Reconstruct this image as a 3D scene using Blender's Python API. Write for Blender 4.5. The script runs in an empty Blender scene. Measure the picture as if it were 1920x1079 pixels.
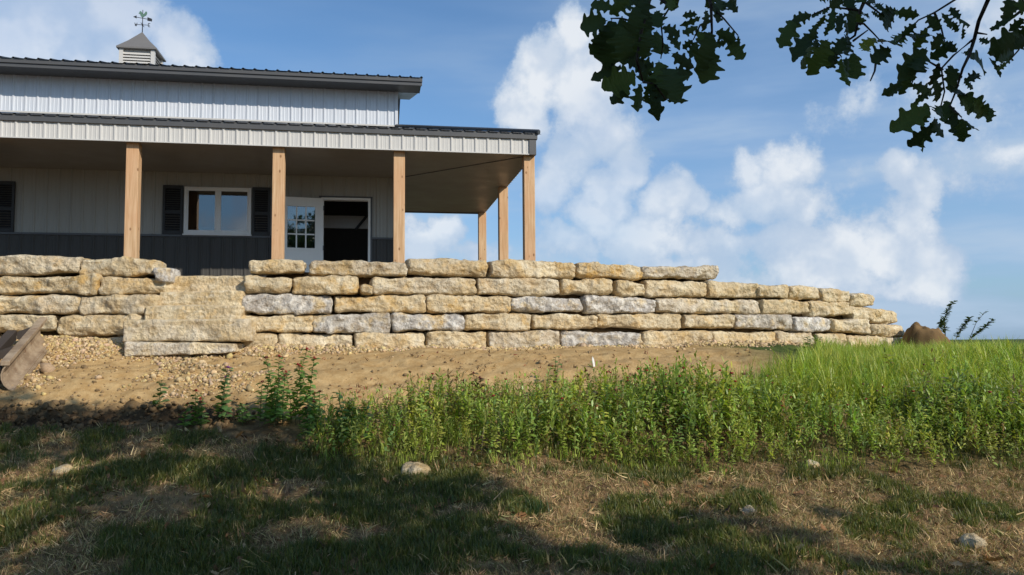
import bpy, math, random
import numpy as np
from mathutils import Vector, Matrix

random.seed(7)
rng = np.random.default_rng(7)
R_ = math.radians
SC = bpy.context.scene
COL = SC.collection
PI = math.pi

# ------------------------------------------------------------------ camera
EYE = 1.65
FOC = 1500.0
PITCH = math.atan(100 / 1500.0)
ROLL = R_(0.4)
TH = R_(9.7)
cam_d = bpy.data.cameras.new('camera')
cam = bpy.data.objects.new('camera', cam_d)
COL.objects.link(cam)
cam_d.sensor_width = 36
cam_d.lens = 36 * FOC / 1920
cam_d.clip_start = 0.05
cam_d.clip_end = 6000
cam.matrix_world = Matrix.Translation((0, 0, EYE)) @ Matrix.Rotation(PI / 2 + PITCH, 4, 'X') @ Matrix.Rotation(-ROLL, 4, 'Z')
SC.camera = cam

def ray(px, py):
    x = (px - 960) / FOC
    y = (539.5 - py) / FOC
    x, y = x * math.cos(ROLL) + y * math.sin(ROLL), -x * math.sin(ROLL) + y * math.cos(ROLL)
    d = np.array([x, math.cos(PITCH) - y * math.sin(PITCH), math.sin(PITCH) + y * math.cos(PITCH)])
    return d / d[1]

def at(px, py, Y):
    return np.array([0, 0, EYE]) + ray(px, py) * Y

# ------------------------------------------------------------------ sun and sky
SUN_EL = R_(30.5)
SUN_AZ = R_(49.7)                 # from -Y towards +X
sun_dir = Vector((math.sin(SUN_AZ) * math.cos(SUN_EL), -math.cos(SUN_AZ) * math.cos(SUN_EL), math.sin(SUN_EL)))
sl = bpy.data.lights.new('sun', 'SUN')
sl.energy = 4.2
sl.angle = R_(0.55)
sl.color = (1.0, 0.92, 0.80)
so = bpy.data.objects.new('sun', sl)
COL.objects.link(so)
so.rotation_euler = sun_dir.to_track_quat('Z', 'Y').to_euler()
so.location = (20, -20, 30)

world = bpy.data.worlds.new('World')
SC.world = world
world.use_nodes = True

class NT:
    """small node-tree helper"""
    def __init__(s, tree):
        s.t = tree
        for n in list(tree.nodes):
            tree.nodes.remove(n)
    def n(s, typ, **kw):
        nd = s.t.nodes.new(typ)
        for k, v in kw.items():
            setattr(nd, k, v)
        return nd
    def l(s, a, b):
        s.t.links.new(a, b)
    def put(s, sock, v):
        if hasattr(v, 'is_output'):
            s.l(v, sock)
        else:
            sock.default_value = v
    def math(s, op, a, b=None, c=None, clamp=False):
        nd = s.n('ShaderNodeMath', operation=op, use_clamp=clamp)
        for i, v in enumerate((a, b, c)):
            if v is not None:
                s.put(nd.inputs[i], v)
        return nd.outputs[0]
    def vmath(s, op, a, b=None, scale=None):
        nd = s.n('ShaderNodeVectorMath', operation=op)
        s.put(nd.inputs[0], a)
        if b is not None:
            s.put(nd.inputs[1], b)
        if scale is not None:
            s.put(nd.inputs['Scale'], scale)
        return nd.outputs['Value'] if op in ('LENGTH', 'DOT_PRODUCT', 'DISTANCE') else nd.outputs['Vector']
    def noise(s, vec, scale, detail=4, rough=0.55, dist=0.0, out=0):
        nd = s.n('ShaderNodeTexNoise')
        if vec is not None:
            s.l(vec, nd.inputs['Vector'])
        nd.inputs['Scale'].default_value = scale
        nd.inputs['Detail'].default_value = detail
        nd.inputs['Roughness'].default_value = rough
        nd.inputs['Distortion'].default_value = dist
        return nd.outputs[out]
    def ramp(s, fac, a, b, lo=0.0, hi=1.0, smooth=True):
        nd = s.n('ShaderNodeMapRange')
        nd.interpolation_type = 'SMOOTHSTEP' if smooth else 'LINEAR'
        s.put(nd.inputs[0], fac)
        nd.inputs[1].default_value = a
        nd.inputs[2].default_value = b
        nd.inputs[3].default_value = lo
        nd.inputs[4].default_value = hi
        return nd.outputs[0]
    def mix(s, fac, a, b, mode='MIX'):
        nd = s.n('ShaderNodeMix', data_type='RGBA', blend_type=mode)
        s.put(nd.inputs[0], fac)
        for i, v in ((6, a), (7, b)):
            s.put(nd.inputs[i], (*v, 1) if isinstance(v, tuple) and len(v) == 3 else v)
        return nd.outputs[2]

def build_world():
    w = NT(world.node_tree)
    out = w.n('ShaderNodeOutputWorld')
    bg = w.n('ShaderNodeBackground')
    bg.inputs['Strength'].default_value = 0.10
    w.l(bg.outputs[0], out.inputs[0])
    sky = w.n('ShaderNodeTexSky', sky_type='NISHITA')
    sky.sun_disc = False
    sky.sun_elevation = SUN_EL
    sky.sun_rotation = PI - SUN_AZ
    sky.altitude = 300
    sky.air_density = 1.0
    sky.dust_density = 1.2
    sky.ozone_density = 2.0
    tc = w.n('ShaderNodeTexCoord')
    sep = w.n('ShaderNodeSeparateXYZ')
    w.l(tc.outputs['Generated'], sep.inputs[0])
    az = w.math('ARCTAN2', sep.outputs[0], sep.outputs[1])
    el = w.math('ARCSINE', sep.outputs[2])
    cmb = w.n('ShaderNodeCombineXYZ')
    w.l(az, cmb.inputs[0])
    w.l(el, cmb.inputs[1])
    P = cmb.outputs[0]
    # billowing displacement of the look-up position
    wob = w.noise(tc.outputs['Generated'], 9.0, 6, 0.6, out=1)
    wob2 = w.vmath('MULTIPLY', w.vmath('SUBTRACT', wob, (0.5, 0.5, 0.5)), (0.085, 0.085, 0.0))
    Pw = w.vmath('ADD', P, wob2)
    # cumulus heaps: azimuth, elevation and half sizes (in photograph measure: 1500 to the radian)
    heaps = [
        (40, 40, 190, 110, 1.5), (150, 70, 110, 70, 1.3), (235, 15, 95, 45, .8), (330, 85, 55, 75, .75), (345, 115, 50, 35, .7),
        (1075, 70, 42, 60, 1.0), (1020, 140, 65, 70, 1.0), (990, 200, 60, 60, 1.0), (1100, 175, 75, 95, 1.0), (1125, 245, 70, 60, .8),
        (1075, 290, 50, 50, .8), (1045, 350, 48, 50, .8), (1180, 310, 36, 42, 1.0), (1160, 360, 45, 50, .9), (1130, 410, 50, 50, .9),
        (1195, 440, 60, 60, .95), (1250, 360, 50, 42, 1.0), (1300, 372, 36, 28, .9), (1060, 460, 60, 40, .6),
        (1410, 320, 45, 45, .95), (1470, 325, 55, 55, .95), (1440, 370, 85, 45, .9), (1370, 390, 60, 40, .6), (1530, 390, 70, 40, .5),
        (1675, 310, 38, 45, .95), (1720, 350, 42, 60, .9), (1700, 420, 55, 70, .85), (1660, 470, 75, 50, .95), (1590, 470, 50, 50, .95),
        (1500, 500, 80, 55, 1.0), (1560, 520, 90, 35, .9), (1740, 500, 60, 50, .9), (1680, 530, 120, 35, .6),
        (840, 440, 42, 38, .9), (785, 465, 50, 42, .9), (890, 480, 80, 25, .5), (1900, 15, 75, 65, .8), (1840, 60, 60, 40, .5),
        (1350, 450, 140, 32, .5), (1300, 500, 140, 36, .45), (1620, 425, 110, 40, .42), (1480, 450, 110, 36, .52), (1780, 330, 110, 60, .35), (1820, 200, 130, 60, .35), (1590, 200, 40, 45, .45), (1900, 280, 60, 25, .5), (1380, 525, 160, 25, .5), (700, 480, 60, 30, .6),
    ]
    F = None
    for px, py, rx, ry, k in heaps:
        d = ray(px, py)
        a, e = math.atan2(d[0], d[1]), math.asin(d[2] / np.linalg.norm(d))
        sx, sy = 1500 / rx * .78, 1500 / ry * .78
        nd = w.n('ShaderNodeVectorMath', operation='MULTIPLY_ADD')
        w.l(Pw, nd.inputs[0])
        nd.inputs[1].default_value = (sx, sy, 0)
        nd.inputs[2].default_value = (-a * sx, -e * sy, 0)
        L = w.vmath('LENGTH', nd.outputs[0])
        f = w.math('MULTIPLY_ADD', L, -k, k)
        F = f if F is None else w.math('SMOOTH_MAX', F, f, 0.12)
    # the same weather outside the part of the sky in view
    gen = w.noise(tc.outputs['Generated'], 3.2, 6, 0.55)
    gen = w.math('MULTIPLY_ADD', gen, 5.0, -3.05)
    away = w.vmath('LENGTH', w.vmath('MULTIPLY', w.vmath('SUBTRACT', P, (0, .2, 0)), (1.35, 2.4, 0)))
    awf = w.ramp(away, .85, 1.15)
    F = w.math('MAXIMUM', F, w.math('MULTIPLY_ADD', awf, 2.0, w.math('ADD', gen, -2.0)))
    N = w.noise(tc.outputs['Generated'], 13.0, 9, 0.64)
    dens_in = w.math('ADD', F, w.math('MULTIPLY_ADD', N, 1.5, -.75))
    soft = w.noise(tc.outputs['Generated'], 4.0, 3, 0.5)
    dens = w.math('MULTIPLY', w.ramp(dens_in, 0.05, 0.34), w.ramp(soft, .32, .62, .62, 1.0))
    core = w.ramp(dens_in, 0.12, 0.66)
    # streaky grey veil, thicker low down and to the right
    st = w.noise(w.vmath('MULTIPLY', tc.outputs['Generated'], (2.0, 2.0, 11.0)), 1.6, 5, 0.5)
    lowm = w.ramp(el, 0.52, 0.02)
    rightm = w.ramp(az, -.25, .25)
    veil = w.math('MULTIPLY', w.ramp(st, 0.30, 0.74, .35, 1.0), w.math('ADD', w.math('MULTIPLY', lowm, .55), w.math('MULTIPLY_ADD', rightm, .42, .03)))
    # cloud tones: heap thickness, plus sun relief painted as lit from upper right
    N2 = w.noise(w.vmath('ADD', tc.outputs['Generated'], (0, 0, .02)), 8.5, 7, 0.62)
    Nb = w.noise(w.vmath('ADD', tc.outputs['Generated'], (.018, 0, .028)), 11.0, 4, 0.52)
    Na = w.noise(tc.outputs['Generated'], 11.0, 4, 0.52)
    relief = w.ramp(w.math('SUBTRACT', Na, Nb), -.13, .10)
    b = w.math('MULTIPLY', core, w.math('MULTIPLY_ADD', relief, .66, w.math('MULTIPLY_ADD', w.ramp(N2, .34, .60), .34, .14)), clamp=True)
    ccol = w.mix(b, (4.5, 5.7, 7.4), (8.2, 8.6, 9.1))
    vcol = w.mix(w.ramp(st, .45, .7), (3.5, 5.0, 7.5), (4.6, 5.9, 7.6))
    base = w.mix(1.0, sky.outputs[0], (.84, 1.18, 1.42), 'MULTIPLY')
    c1 = w.mix(veil, base, vcol)
    c2 = w.mix(w.math('MULTIPLY', dens, .95), c1, ccol)
    w.l(c2, bg.inputs['Color'])
build_world()

SC.view_settings.view_transform = 'Standard'
SC.view_settings.look = 'None'
SC.view_settings.gamma = 1.0
SC.view_settings.use_curve_mapping = False
SC.view_settings.exposure = 0.0
SC.cycles.use_denoising = True
SC.cycles.max_bounces = 8
SC.cycles.transparent_max_bounces = 16

# ------------------------------------------------------------------ object helpers
def tag(o, label=None, cat=None, group=None, kind=None):
    if label: o['label'] = label
    if cat: o['category'] = cat
    if group: o['group'] = group
    if kind: o['kind'] = kind
    return o

def empty(name, loc=(0, 0, 0), rz=0.0, **kw):
    o = bpy.data.objects.new(name, None)
    COL.objects.link(o)
    o.location = loc
    o.rotation_euler = (0, 0, rz)
    o.empty_display_size = .2
    return tag(o, **kw)

def link(name, me, parent=None, mat=None):
    o = bpy.data.objects.new(name, me)
    COL.objects.link(o)
    if parent is not None:
        o.parent = parent
    if mat is not None and not me.materials:
        me.materials.append(mat)
    return o

def np_mesh(name, V, T, colors=None, smooth=False):
    """mesh from (n,3) vertices and (m,3) or (m,4) faces in numpy"""
    V = np.asarray(V, dtype=np.float32)
    T = np.asarray(T, dtype=np.int32)
    k = T.shape[1]
    me = bpy.data.meshes.new(name)
    me.vertices.add(len(V))
    me.vertices.foreach_set('co', V.ravel())
    me.loops.add(T.size)
    me.loops.foreach_set('vertex_index', T.ravel())
    me.polygons.add(len(T))
    me.polygons.foreach_set('loop_start', np.arange(0, T.size, k, dtype=np.int32))
    me.polygons.foreach_set('loop_total', np.full(len(T), k, dtype=np.int32))
    if smooth:
        me.polygons.foreach_set('use_smooth', np.ones(len(T), dtype=bool))
    if colors is not None:
        a = me.color_attributes.new('tint', 'FLOAT_COLOR', 'POINT')
        c = np.ones((len(V), 4), dtype=np.float32)
        c[:, :3] = colors
        a.data.foreach_set('color', c.ravel())
    me.update(calc_edges=True)
    return me

class MB:
    """collects boxes, prisms and tubes into one mesh"""
    def __init__(s):
        s.v, s.f = [], []
    def add(s, vs, fs):
        b = len(s.v)
        s.v += [tuple(map(float, p)) for p in vs]
        s.f += [tuple(b + i for i in f) for f in fs]
        return s
    def box(s, x0, x1, y0, y1, z0, z1):
        return s.add([(x0, y0, z0), (x1, y0, z0), (x1, y1, z0), (x0, y1, z0), (x0, y0, z1), (x1, y0, z1), (x1, y1, z1), (x0, y1, z1)],
                     [(0, 3, 2, 1), (4, 5, 6, 7), (0, 1, 5, 4), (1, 2, 6, 5), (2, 3, 7, 6), (3, 0, 4, 7)])
    def prism(s, pts, axis, a, b):
        """polygon pts (2D) extruded along axis from a to b"""
        def P(p, t):
            return {0: (t, p[0], p[1]), 1: (p[0], t, p[1]), 2: (p[0], p[1], t)}[axis]
        n = len(pts)
        vs = [P(p, a) for p in pts] + [P(p, b) for p in pts]
        fs = [tuple(range(n)), tuple(range(2 * n - 1, n - 1, -1))] + [(i, i + n, (i + 1) % n + n, (i + 1) % n) for i in range(n)]
        return s.add(vs, fs)
    def tube(s, pts, radii, n=7):
        pts = [Vector(p) for p in pts]
        rings = []
        prev = None
        for i, p in enumerate(pts):
            t = (pts[min(i + 1, len(pts) - 1)] - pts[max(i - 1, 0)]).normalized()
            if prev is None:
                a = t.orthogonal().normalized()
            else:
                a = (prev - t * prev.dot(t)).normalized()
            prev = a
            bb = t.cross(a)
            rings.append([p + (a * math.cos(2 * PI * k / n) + bb * math.sin(2 * PI * k / n)) * radii[i] for k in range(n)])
        vs = [v for r in rings for v in r]
        fs = [(i * n + k, i * n + (k + 1) % n, (i + 1) * n + (k + 1) % n, (i + 1) * n + k) for i in range(len(pts) - 1) for k in range(n)]
        fs.append(tuple(range(n - 1, -1, -1)))
        fs.append(tuple((len(pts) - 1) * n + k for k in range(n)))
        return s.add(vs, fs)
    def mesh(s, name, smooth=False):
        me = bpy.data.meshes.new(name)
        me.from_pydata(s.v, [], s.f)
        import bmesh
        bm = bmesh.new(); bm.from_mesh(me)
        bmesh.ops.recalc_face_normals(bm, faces=bm.faces)
        bm.to_mesh(me); bm.free()
        if smooth:
            for p in me.polygons: p.use_smooth = True
        return me
    def build(s, name, mat, parent=None, bevel=0, smooth=False):
        o = link(name, s.mesh(name, smooth), parent, mat)
        if bevel:
            m = o.modifiers.new('bevel', 'BEVEL')
            m.width = bevel; m.segments = 2; m.limit_method = 'ANGLE'
        return o

# value noise in numpy
def _hash(ix, iy, iz):
    h = (ix * 374761393 + iy * 668265263 + iz * 2147483647 * 7 + iz * 1274126177) & 0xFFFFFFFF
    h = ((h ^ (h >> 13)) * 1274126177) & 0xFFFFFFFF
    return ((h ^ (h >> 16)) & 0xFFFFFF) / float(0xFFFFFF)
def vnoise(P):
    P = np.asarray(P, dtype=np.float64)
    i = np.floor(P).astype(np.int64)
    f = P - i
    f = f * f * (3 - 2 * f)
    x, y, z = i[..., 0], i[..., 1], i[..., 2]
    r = 0
    for dx in (0, 1):
        wx = f[..., 0] if dx else 1 - f[..., 0]
        for dy in (0, 1):
            wy = f[..., 1] if dy else 1 - f[..., 1]
            for dz in (0, 1):
                wz = f[..., 2] if dz else 1 - f[..., 2]
                r = r + wx * wy * wz * _hash(x + dx, y + dy, z + dz)
    return r
def fbm(P, o=4, g=.5):
    P = np.asarray(P, dtype=np.float64)
    s, a, t = 0, 1, 0
    for k in range(o):
        s = s + a * vnoise(P * 2 ** k + 17.3 * k)
        t += a
        a *= g
    return s / t
def sstep(x, a, b):
    t = np.clip((x - a) / (b - a), 0, 1)
    return t * t * (3 - 2 * t)

# ------------------------------------------------------------------ materials
def material(name, fn):
    m = bpy.data.materials.new(name)
    m.use_nodes = True
    t = NT(m.node_tree)
    out = t.n('ShaderNodeOutputMaterial')
    fn(t, out)
    return m

def bsdf(t, out, color, rough=.6, metal=0.0, spec=.5, bump=None, bstr=.3, bdist=.02):
    p = t.n('ShaderNodeBsdfPrincipled')
    t.put(p.inputs['Base Color'], (*color, 1) if isinstance(color, tuple) else color)
    t.put(p.inputs['Roughness'], rough)
    t.put(p.inputs['Metallic'], metal)
    p.inputs['Specular IOR Level'].default_value = spec
    if bump is not None:
        b = t.n('ShaderNodeBump')
        b.inputs['Strength'].default_value = bstr
        b.inputs['Distance'].default_value = bdist
        t.l(bump, b.inputs['Height'])
        t.l(b.outputs[0], p.inputs['Normal'])
    t.l(p.outputs[0], out.inputs[0])
    return p

def painted(name, color, rough=.45, metal=0.0, spec=.5, var=.06, scale=2.0):
    def fn(t, out):
        tc = t.n('ShaderNodeTexCoord').outputs['Object']
        n1 = t.noise(tc, scale, 6, .6)
        n2 = t.noise(t.vmath('MULTIPLY', tc, (6, 6, .8)), 3.0, 4, .6)
        v = t.math('MULTIPLY_ADD', t.math('ADD', n1, n2), var * 2, 1 - var * 2)
        c = t.mix(1.0, color, t.n('ShaderNodeCombineColor').outputs[0], 'MULTIPLY')
        cc = t.t.nodes[-2]
        for nd in t.t.nodes:
            if nd.bl_idname == 'ShaderNodeCombineColor':
                for i in range(3): t.l(v, nd.inputs[i])
        bsdf(t, out, c, t.ramp(n1, .3, .7, rough - .06, rough + .08), metal, spec, bump=n1, bstr=.04, bdist=.02)
    return material(name, fn)

def limestone_fn(t, out):
    tc = t.n('ShaderNodeTexCoord').outputs['Object']
    oi = t.n('ShaderNodeObjectInfo')
    sp = t.n('ShaderNodeSeparateColor')
    t.l(oi.outputs['Color'], sp.inputs[0])
    off = t.vmath('SCALE', t.n('ShaderNodeCombineXYZ').outputs[0], scale=1.0)
    rv = t.math('MULTIPLY', oi.outputs['Random'], 37.0)
    for nd in t.t.nodes:
        if nd.bl_idname == 'ShaderNodeCombineXYZ':
            for i in range(3): t.l(rv, nd.inputs[i])
    P = t.vmath('ADD', tc, off)
    big = t.noise(P, 2.6, 4, .6)
    mid = t.noise(P, 8.0, 6, .65)
    fine = t.noise(P, 34.0, 6, .7)
    c = t.mix(t.ramp(big, .35, .68), (.46, .345, .19), (.61, .51, .34))
    c = t.mix(t.ramp(mid, .52, .72, 0, .75), c, (.72, .645, .49))
    bed = t.noise(t.vmath('MULTIPLY', P, (.7, .7, 7.0)), 3.2, 5, .6)
    c = t.mix(t.ramp(bed, .5, .68, 0, .55), c, (.39, .27, .125))
    c = t.mix(t.ramp(bed, .46, .3, 0, .5), c, (.70, .62, .46))
    c = t.mix(t.math('MULTIPLY', oi.outputs['Random'], .45), c, (.50, .41, .27))
    ofac = t.math('MULTIPLY', t.ramp(t.noise(t.vmath('ADD', P, (5, 3, 9)), 3.6, 5, .65), .48, .66), sp.outputs[1])
    c = t.mix(ofac, c, (.50, .30, .085))
    gfac = t.math('MULTIPLY', t.ramp(t.math('MULTIPLY_ADD', sp.outputs[0], .125, t.noise(t.vmath('ADD', P, (15, 31, 2)), 2.4, 6, .65)), .46, .60), t.math('MINIMUM', sp.outputs[0], .92))
    grey = t.mix(t.ramp(mid, .38, .66), (.27, .255, .24), (.55, .525, .48))
    c = t.mix(gfac, c, grey)
    # dark weather stains and pits
    c = t.mix(t.ramp(fine, .55, .70, 0, .65), c, (.19, .12, .05))
    stain = t.noise(t.vmath('ADD', P, (8, 8, 1)), 5.5, 7, .7)
    c = t.mix(t.ramp(stain, .53, .68, 0, .55), c, (.25, .165, .075))
    vb = t.math('MULTIPLY_ADD', sp.outputs[2], .62, .90)
    cm = t.n('ShaderNodeVectorMath', operation='SCALE')
    t.l(c, cm.inputs[0]); t.l(vb, cm.inputs['Scale'])
    vor = t.n('ShaderNodeTexVoronoi')
    vor.inputs['Scale'].default_value = 16
    t.l(P, vor.inputs['Vector'])
    h = t.math('ADD', t.math('MULTIPLY', fine, .5), t.math('ADD', mid, t.math('MULTIPLY', vor.outputs[0], .35)))
    bsdf(t, out, cm.outputs[0], .92, 0, .15, bump=h, bstr=1.0, bdist=.06)
M_STONE = material('split_limestone', limestone_fn)

def wood_fn(t, out):
    tc = t.n('ShaderNodeTexCoord').outputs['Object']
    oi = t.n('ShaderNodeObjectInfo')
    cx = t.n('ShaderNodeCombineXYZ')
    rv = t.math('MULTIPLY', oi.outputs['Random'], 23.0)
    for i in range(3): t.l(rv, cx.inputs[i])
    P = t.vmath('ADD', tc, cx.outputs[0])
    g = t.noise(t.vmath('MULTIPLY', P, (22, 22, 1.1)), 1.6, 6, .6, .4)
    big = t.noise(P, 1.1, 3, .5)
    c = t.mix(t.ramp(g, .3, .72), (.50, .31, .16), (.68, .475, .285))
    c = t.mix(t.ramp(big, .35, .7, 0, .6), c, (.58, .31, .16))
    c = t.mix(t.ramp(t.noise(t.vmath('MULTIPLY', P, (60, 60, 1.5)), 1.4, 4, .6), .52, .7, 0, .6), c, (.40, .21, .09))
    kn = t.n('ShaderNodeTexVoronoi')
    kn.inputs['Scale'].default_value = 4.6
    t.l(t.vmath('MULTIPLY', P, (1.6, 1.6, .9)), kn.inputs['Vector'])
    c = t.mix(t.ramp(kn.outputs[0], .06, .17, .85, 0), c, (.20, .095, .04))
    bsdf(t, out, c, .75, 0, .25, bump=g, bstr=.25, bdist=.01)
M_WOOD = material('cedar_timber', wood_fn)

M_FASCIA = painted('light_grey_steel', (.55, .535, .505), .42, var=.05)
M_SIDING = painted('shaded_siding_steel', (.36, .345, .30), .45, var=.03)  # fascia steel made darker: the porch shade is put into the colour
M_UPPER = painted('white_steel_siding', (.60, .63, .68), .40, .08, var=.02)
M_DARK = painted('charcoal_steel', (.068, .064, .058), .55, 0, .3, var=.08)
M_TRIM = painted('dark_grey_trim', (.085, .084, .084), .42, var=.06)
M_ROOF = painted('dark_roof_steel', (.05, .052, .056), .38, var=.08)
M_CUPROOF = painted('cupola_roof_metal', (.17, .16, .15), .45, var=.05)
M_SOFFIT = painted('shaded_soffit_panel', (.27, .235, .19), .42, var=.012)  # pale soffit with porch shade and tan ground bounce put into its colour
M_WHITE = painted('white_paint', (.86, .84, .79), .45, var=.03)
M_VINYL = painted('white_vinyl', (.80, .79, .76), .35, var=.02)
M_BLACK = painted('black_paint', (.02, .02, .021), .5, var=.1)
M_SHUT = painted('black_shutter', (.022, .022, .022), .55, var=.1)
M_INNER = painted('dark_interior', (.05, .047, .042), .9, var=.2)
M_CONC = painted('dark_porch_floor', (.12, .105, .085), .9, var=.15)  # unseen floor, made dark to bounce less light into the porch
M_COPPER = painted('verdigris_copper', (.12, .22, .17), .6, .3, var=.2, scale=9)
M_IRON = painted('black_iron', (.03, .032, .035), .5, .3, var=.1)

def glass_fn(t, out):
    gl = t.n('ShaderNodeBsdfGlossy')
    gl.inputs['Roughness'].default_value = .02
    gl.inputs['Color'].default_value = (.9, .95, 1, 1)
    tr = t.n('ShaderNodeBsdfTransparent')
    tr.inputs['Color'].default_value = (.55, .6, .6, 1)
    fr = t.n('ShaderNodeFresnel')
    fr.inputs['IOR'].default_value = 1.75
    mx = t.n('ShaderNodeMixShader')
    t.l(t.math('MULTIPLY_ADD', fr.outputs[0], 1.2, .06, clamp=True), mx.inputs[0])
    t.l(tr.outputs[0], mx.inputs[1]); t.l(gl.outputs[0], mx.inputs[2])
    t.l(mx.outputs[0], out.inputs[0])
M_GLASS = material('window_glass', glass_fn)

def rust_fn(t, out):
    tc = t.n('ShaderNodeTexCoord').outputs['Object']
    n = t.noise(tc, 3.0, 8, .65)
    f = t.noise(t.vmath('MULTIPLY', tc, (1, 1, 3)), 14.0, 6, .7)
    c = t.mix(t.ramp(n, .35, .65), (.23, .16, .10), (.42, .32, .215))
    c = t.mix(t.ramp(f, .55, .72, 0, .7), c, (.45, .37, .27))
    c = t.mix(t.ramp(t.noise(tc, 7, 5, .6), .56, .7, 0, .6), c, (.16, .075, .035))
    bsdf(t, out, c, .62, .15, .4, bump=f, bstr=.3, bdist=.01)
M_RUST = material('worn_rusty_steel', rust_fn)
M_RUSTD = painted('shaded_rusty_steel', (.05, .038, .03), .7, .1, var=.2, scale=6)  # rusty steel with the shade behind the blade put into its colour

def plant_mat(name, trans=.35, rough=.55, spec=.3):
    def fn(t, out):
        a = t.n('ShaderNodeAttribute', attribute_name='tint')
        p = t.n('ShaderNodeBsdfPrincipled')
        t.l(a.outputs[0], p.inputs['Base Color'])
        p.inputs['Roughness'].default_value = rough
        p.inputs['Specular IOR Level'].default_value = spec
        tr = t.n('ShaderNodeBsdfTranslucent')
        t.l(t.mix(1.0, a.outputs[0], (1.15, 1.25, .55), 'MULTIPLY'), tr.inputs['Color'])
        mx = t.n('ShaderNodeMixShader')
        mx.inputs[0].default_value = trans
        t.l(p.outputs[0], mx.inputs[1]); t.l(tr.outputs[0], mx.inputs[2])
        t.l(mx.outputs[0], out.inputs[0])
    return material(name, fn)
M_PLANT = plant_mat('leafy_green', .38, .42, .5)
M_GRASS = plant_mat('grass_blade', .38, .45, .45)
M_DRY = plant_mat('dry_straw', .15, .7)
def tint_fn(t, out):
    a = t.n('ShaderNodeAttribute', attribute_name='tint')
    tc = t.n('ShaderNodeTexCoord').outputs['Object']
    n = t.noise(tc, 40, 5, .65)
    c = t.mix(t.ramp(n, .35, .7, 0, .45), a.outputs[0], (.16, .115, .065))
    bsdf(t, out, c, .95, 0, .1, bump=n, bstr=.4, bdist=.01)
M_PEBBLE = material('gravel_and_clods', tint_fn)

def bark_fn(t, out):
    tc = t.n('ShaderNodeTexCoord').outputs['Object']
    n = t.noise(t.vmath('MULTIPLY', tc, (9, 9, 1.6)), 3, 7, .7)
    c = t.mix(t.ramp(n, .35, .65), (.035, .028, .022), (.12, .10, .08))
    bsdf(t, out, c, .95, 0, .1, bump=n, bstr=.9, bdist=.05)
M_BARK = material('oak_bark', bark_fn)

def oakleaf_fn(t, out):
    tc = t.n('ShaderNodeTexCoord').outputs['Object']
    oi = t.n('ShaderNodeObjectInfo')
    n = t.noise(tc, 18, 5, .6)
    c = t.mix(oi.outputs['Random'], (.028, .050, .014), (.050, .085, .020))
    c = t.mix(t.ramp(n, .55, .75, 0, .5), c, (.075, .080, .022))
    c = t.mix(1.0, c, oi.outputs['Color'], 'MULTIPLY')
    p = t.n('ShaderNodeBsdfPrincipled')
    t.l(c, p.inputs['Base Color'])
    p.inputs['Roughness'].default_value = .5
    p.inputs['Specular IOR Level'].default_value = .25
    tr = t.n('ShaderNodeBsdfTranslucent')
    t.l(c, tr.inputs['Color'])
    mx = t.n('ShaderNodeMixShader')
    mx.inputs[0].default_value = .30
    t.l(p.outputs[0], mx.inputs[1]); t.l(tr.outputs[0], mx.inputs[2])
    t.l(mx.outputs[0], out.inputs[0])
M_OAK = material('oak_leaf_green', oakleaf_fn)

# ------------------------------------------------------------------ the lie of the land
W_PX = [(-400, 11.1), (-60, 11.4), (0, 11.5), (300, 11.6), (450, 11.7), (700, 12.0), (1000, 12.8), (1300, 13.7), (1500, 14.6), (1650, 15.6), (1700, 16.2)]
W_X = np.array([(p - 960) / 1500 * y for p, y in W_PX])
W_Y = np.array([y for p, y in W_PX])
_xs = np.linspace(W_X[0], W_X[-1], 600)
_ys = np.interp(_xs, W_X, W_Y)
for _ in range(60):                                     # smooth the plan curve of the wall
    _ys[1:-1] = (_ys[:-2] + _ys[1:-1] + _ys[2:]) / 3
def wall_y(X):
    return np.interp(X, _xs, _ys)

PR = np.array([(-400, -2.6), (-30, -2.1), (-5, -1.75), (0, -1.66), (4, -1.63), (5.5, -1.57), (6.3, -1.46), (7, -1.35), (8, -1.14), (8.8, -.92), (9.4, -.71), (10, -.47),
               (10.8, -.25), (11.5, -.14), (13, -.14), (16, -.26), (20, -.7), (40, -2.6), (120, -4), (3000, -4)])
_py = np.concatenate([np.linspace(-400, -30, 60), np.linspace(-29.9, 40, 1400), np.linspace(41, 3000, 800)])
_pz = np.interp(_py, PR[:, 0], PR[:, 1])
_seg = (_py > -30) & (_py < 40)
_t = _pz[_seg].copy()
for _ in range(25):
    _t[1:-1] = (_t[:-2] + _t[1:-1] + _t[2:]) / 3
_pz[_seg] = _t
HEAP = np.array([(-9, .22), (-7.2, .24), (-6, .22), (-5.3, .12), (-4.6, .02), (-3.6, .10), (-2.6, .06), (-2, .03), (2.5, .02), (3.2, .12), (4.8, .13), (5.6, .02), (8, .0)])

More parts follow.
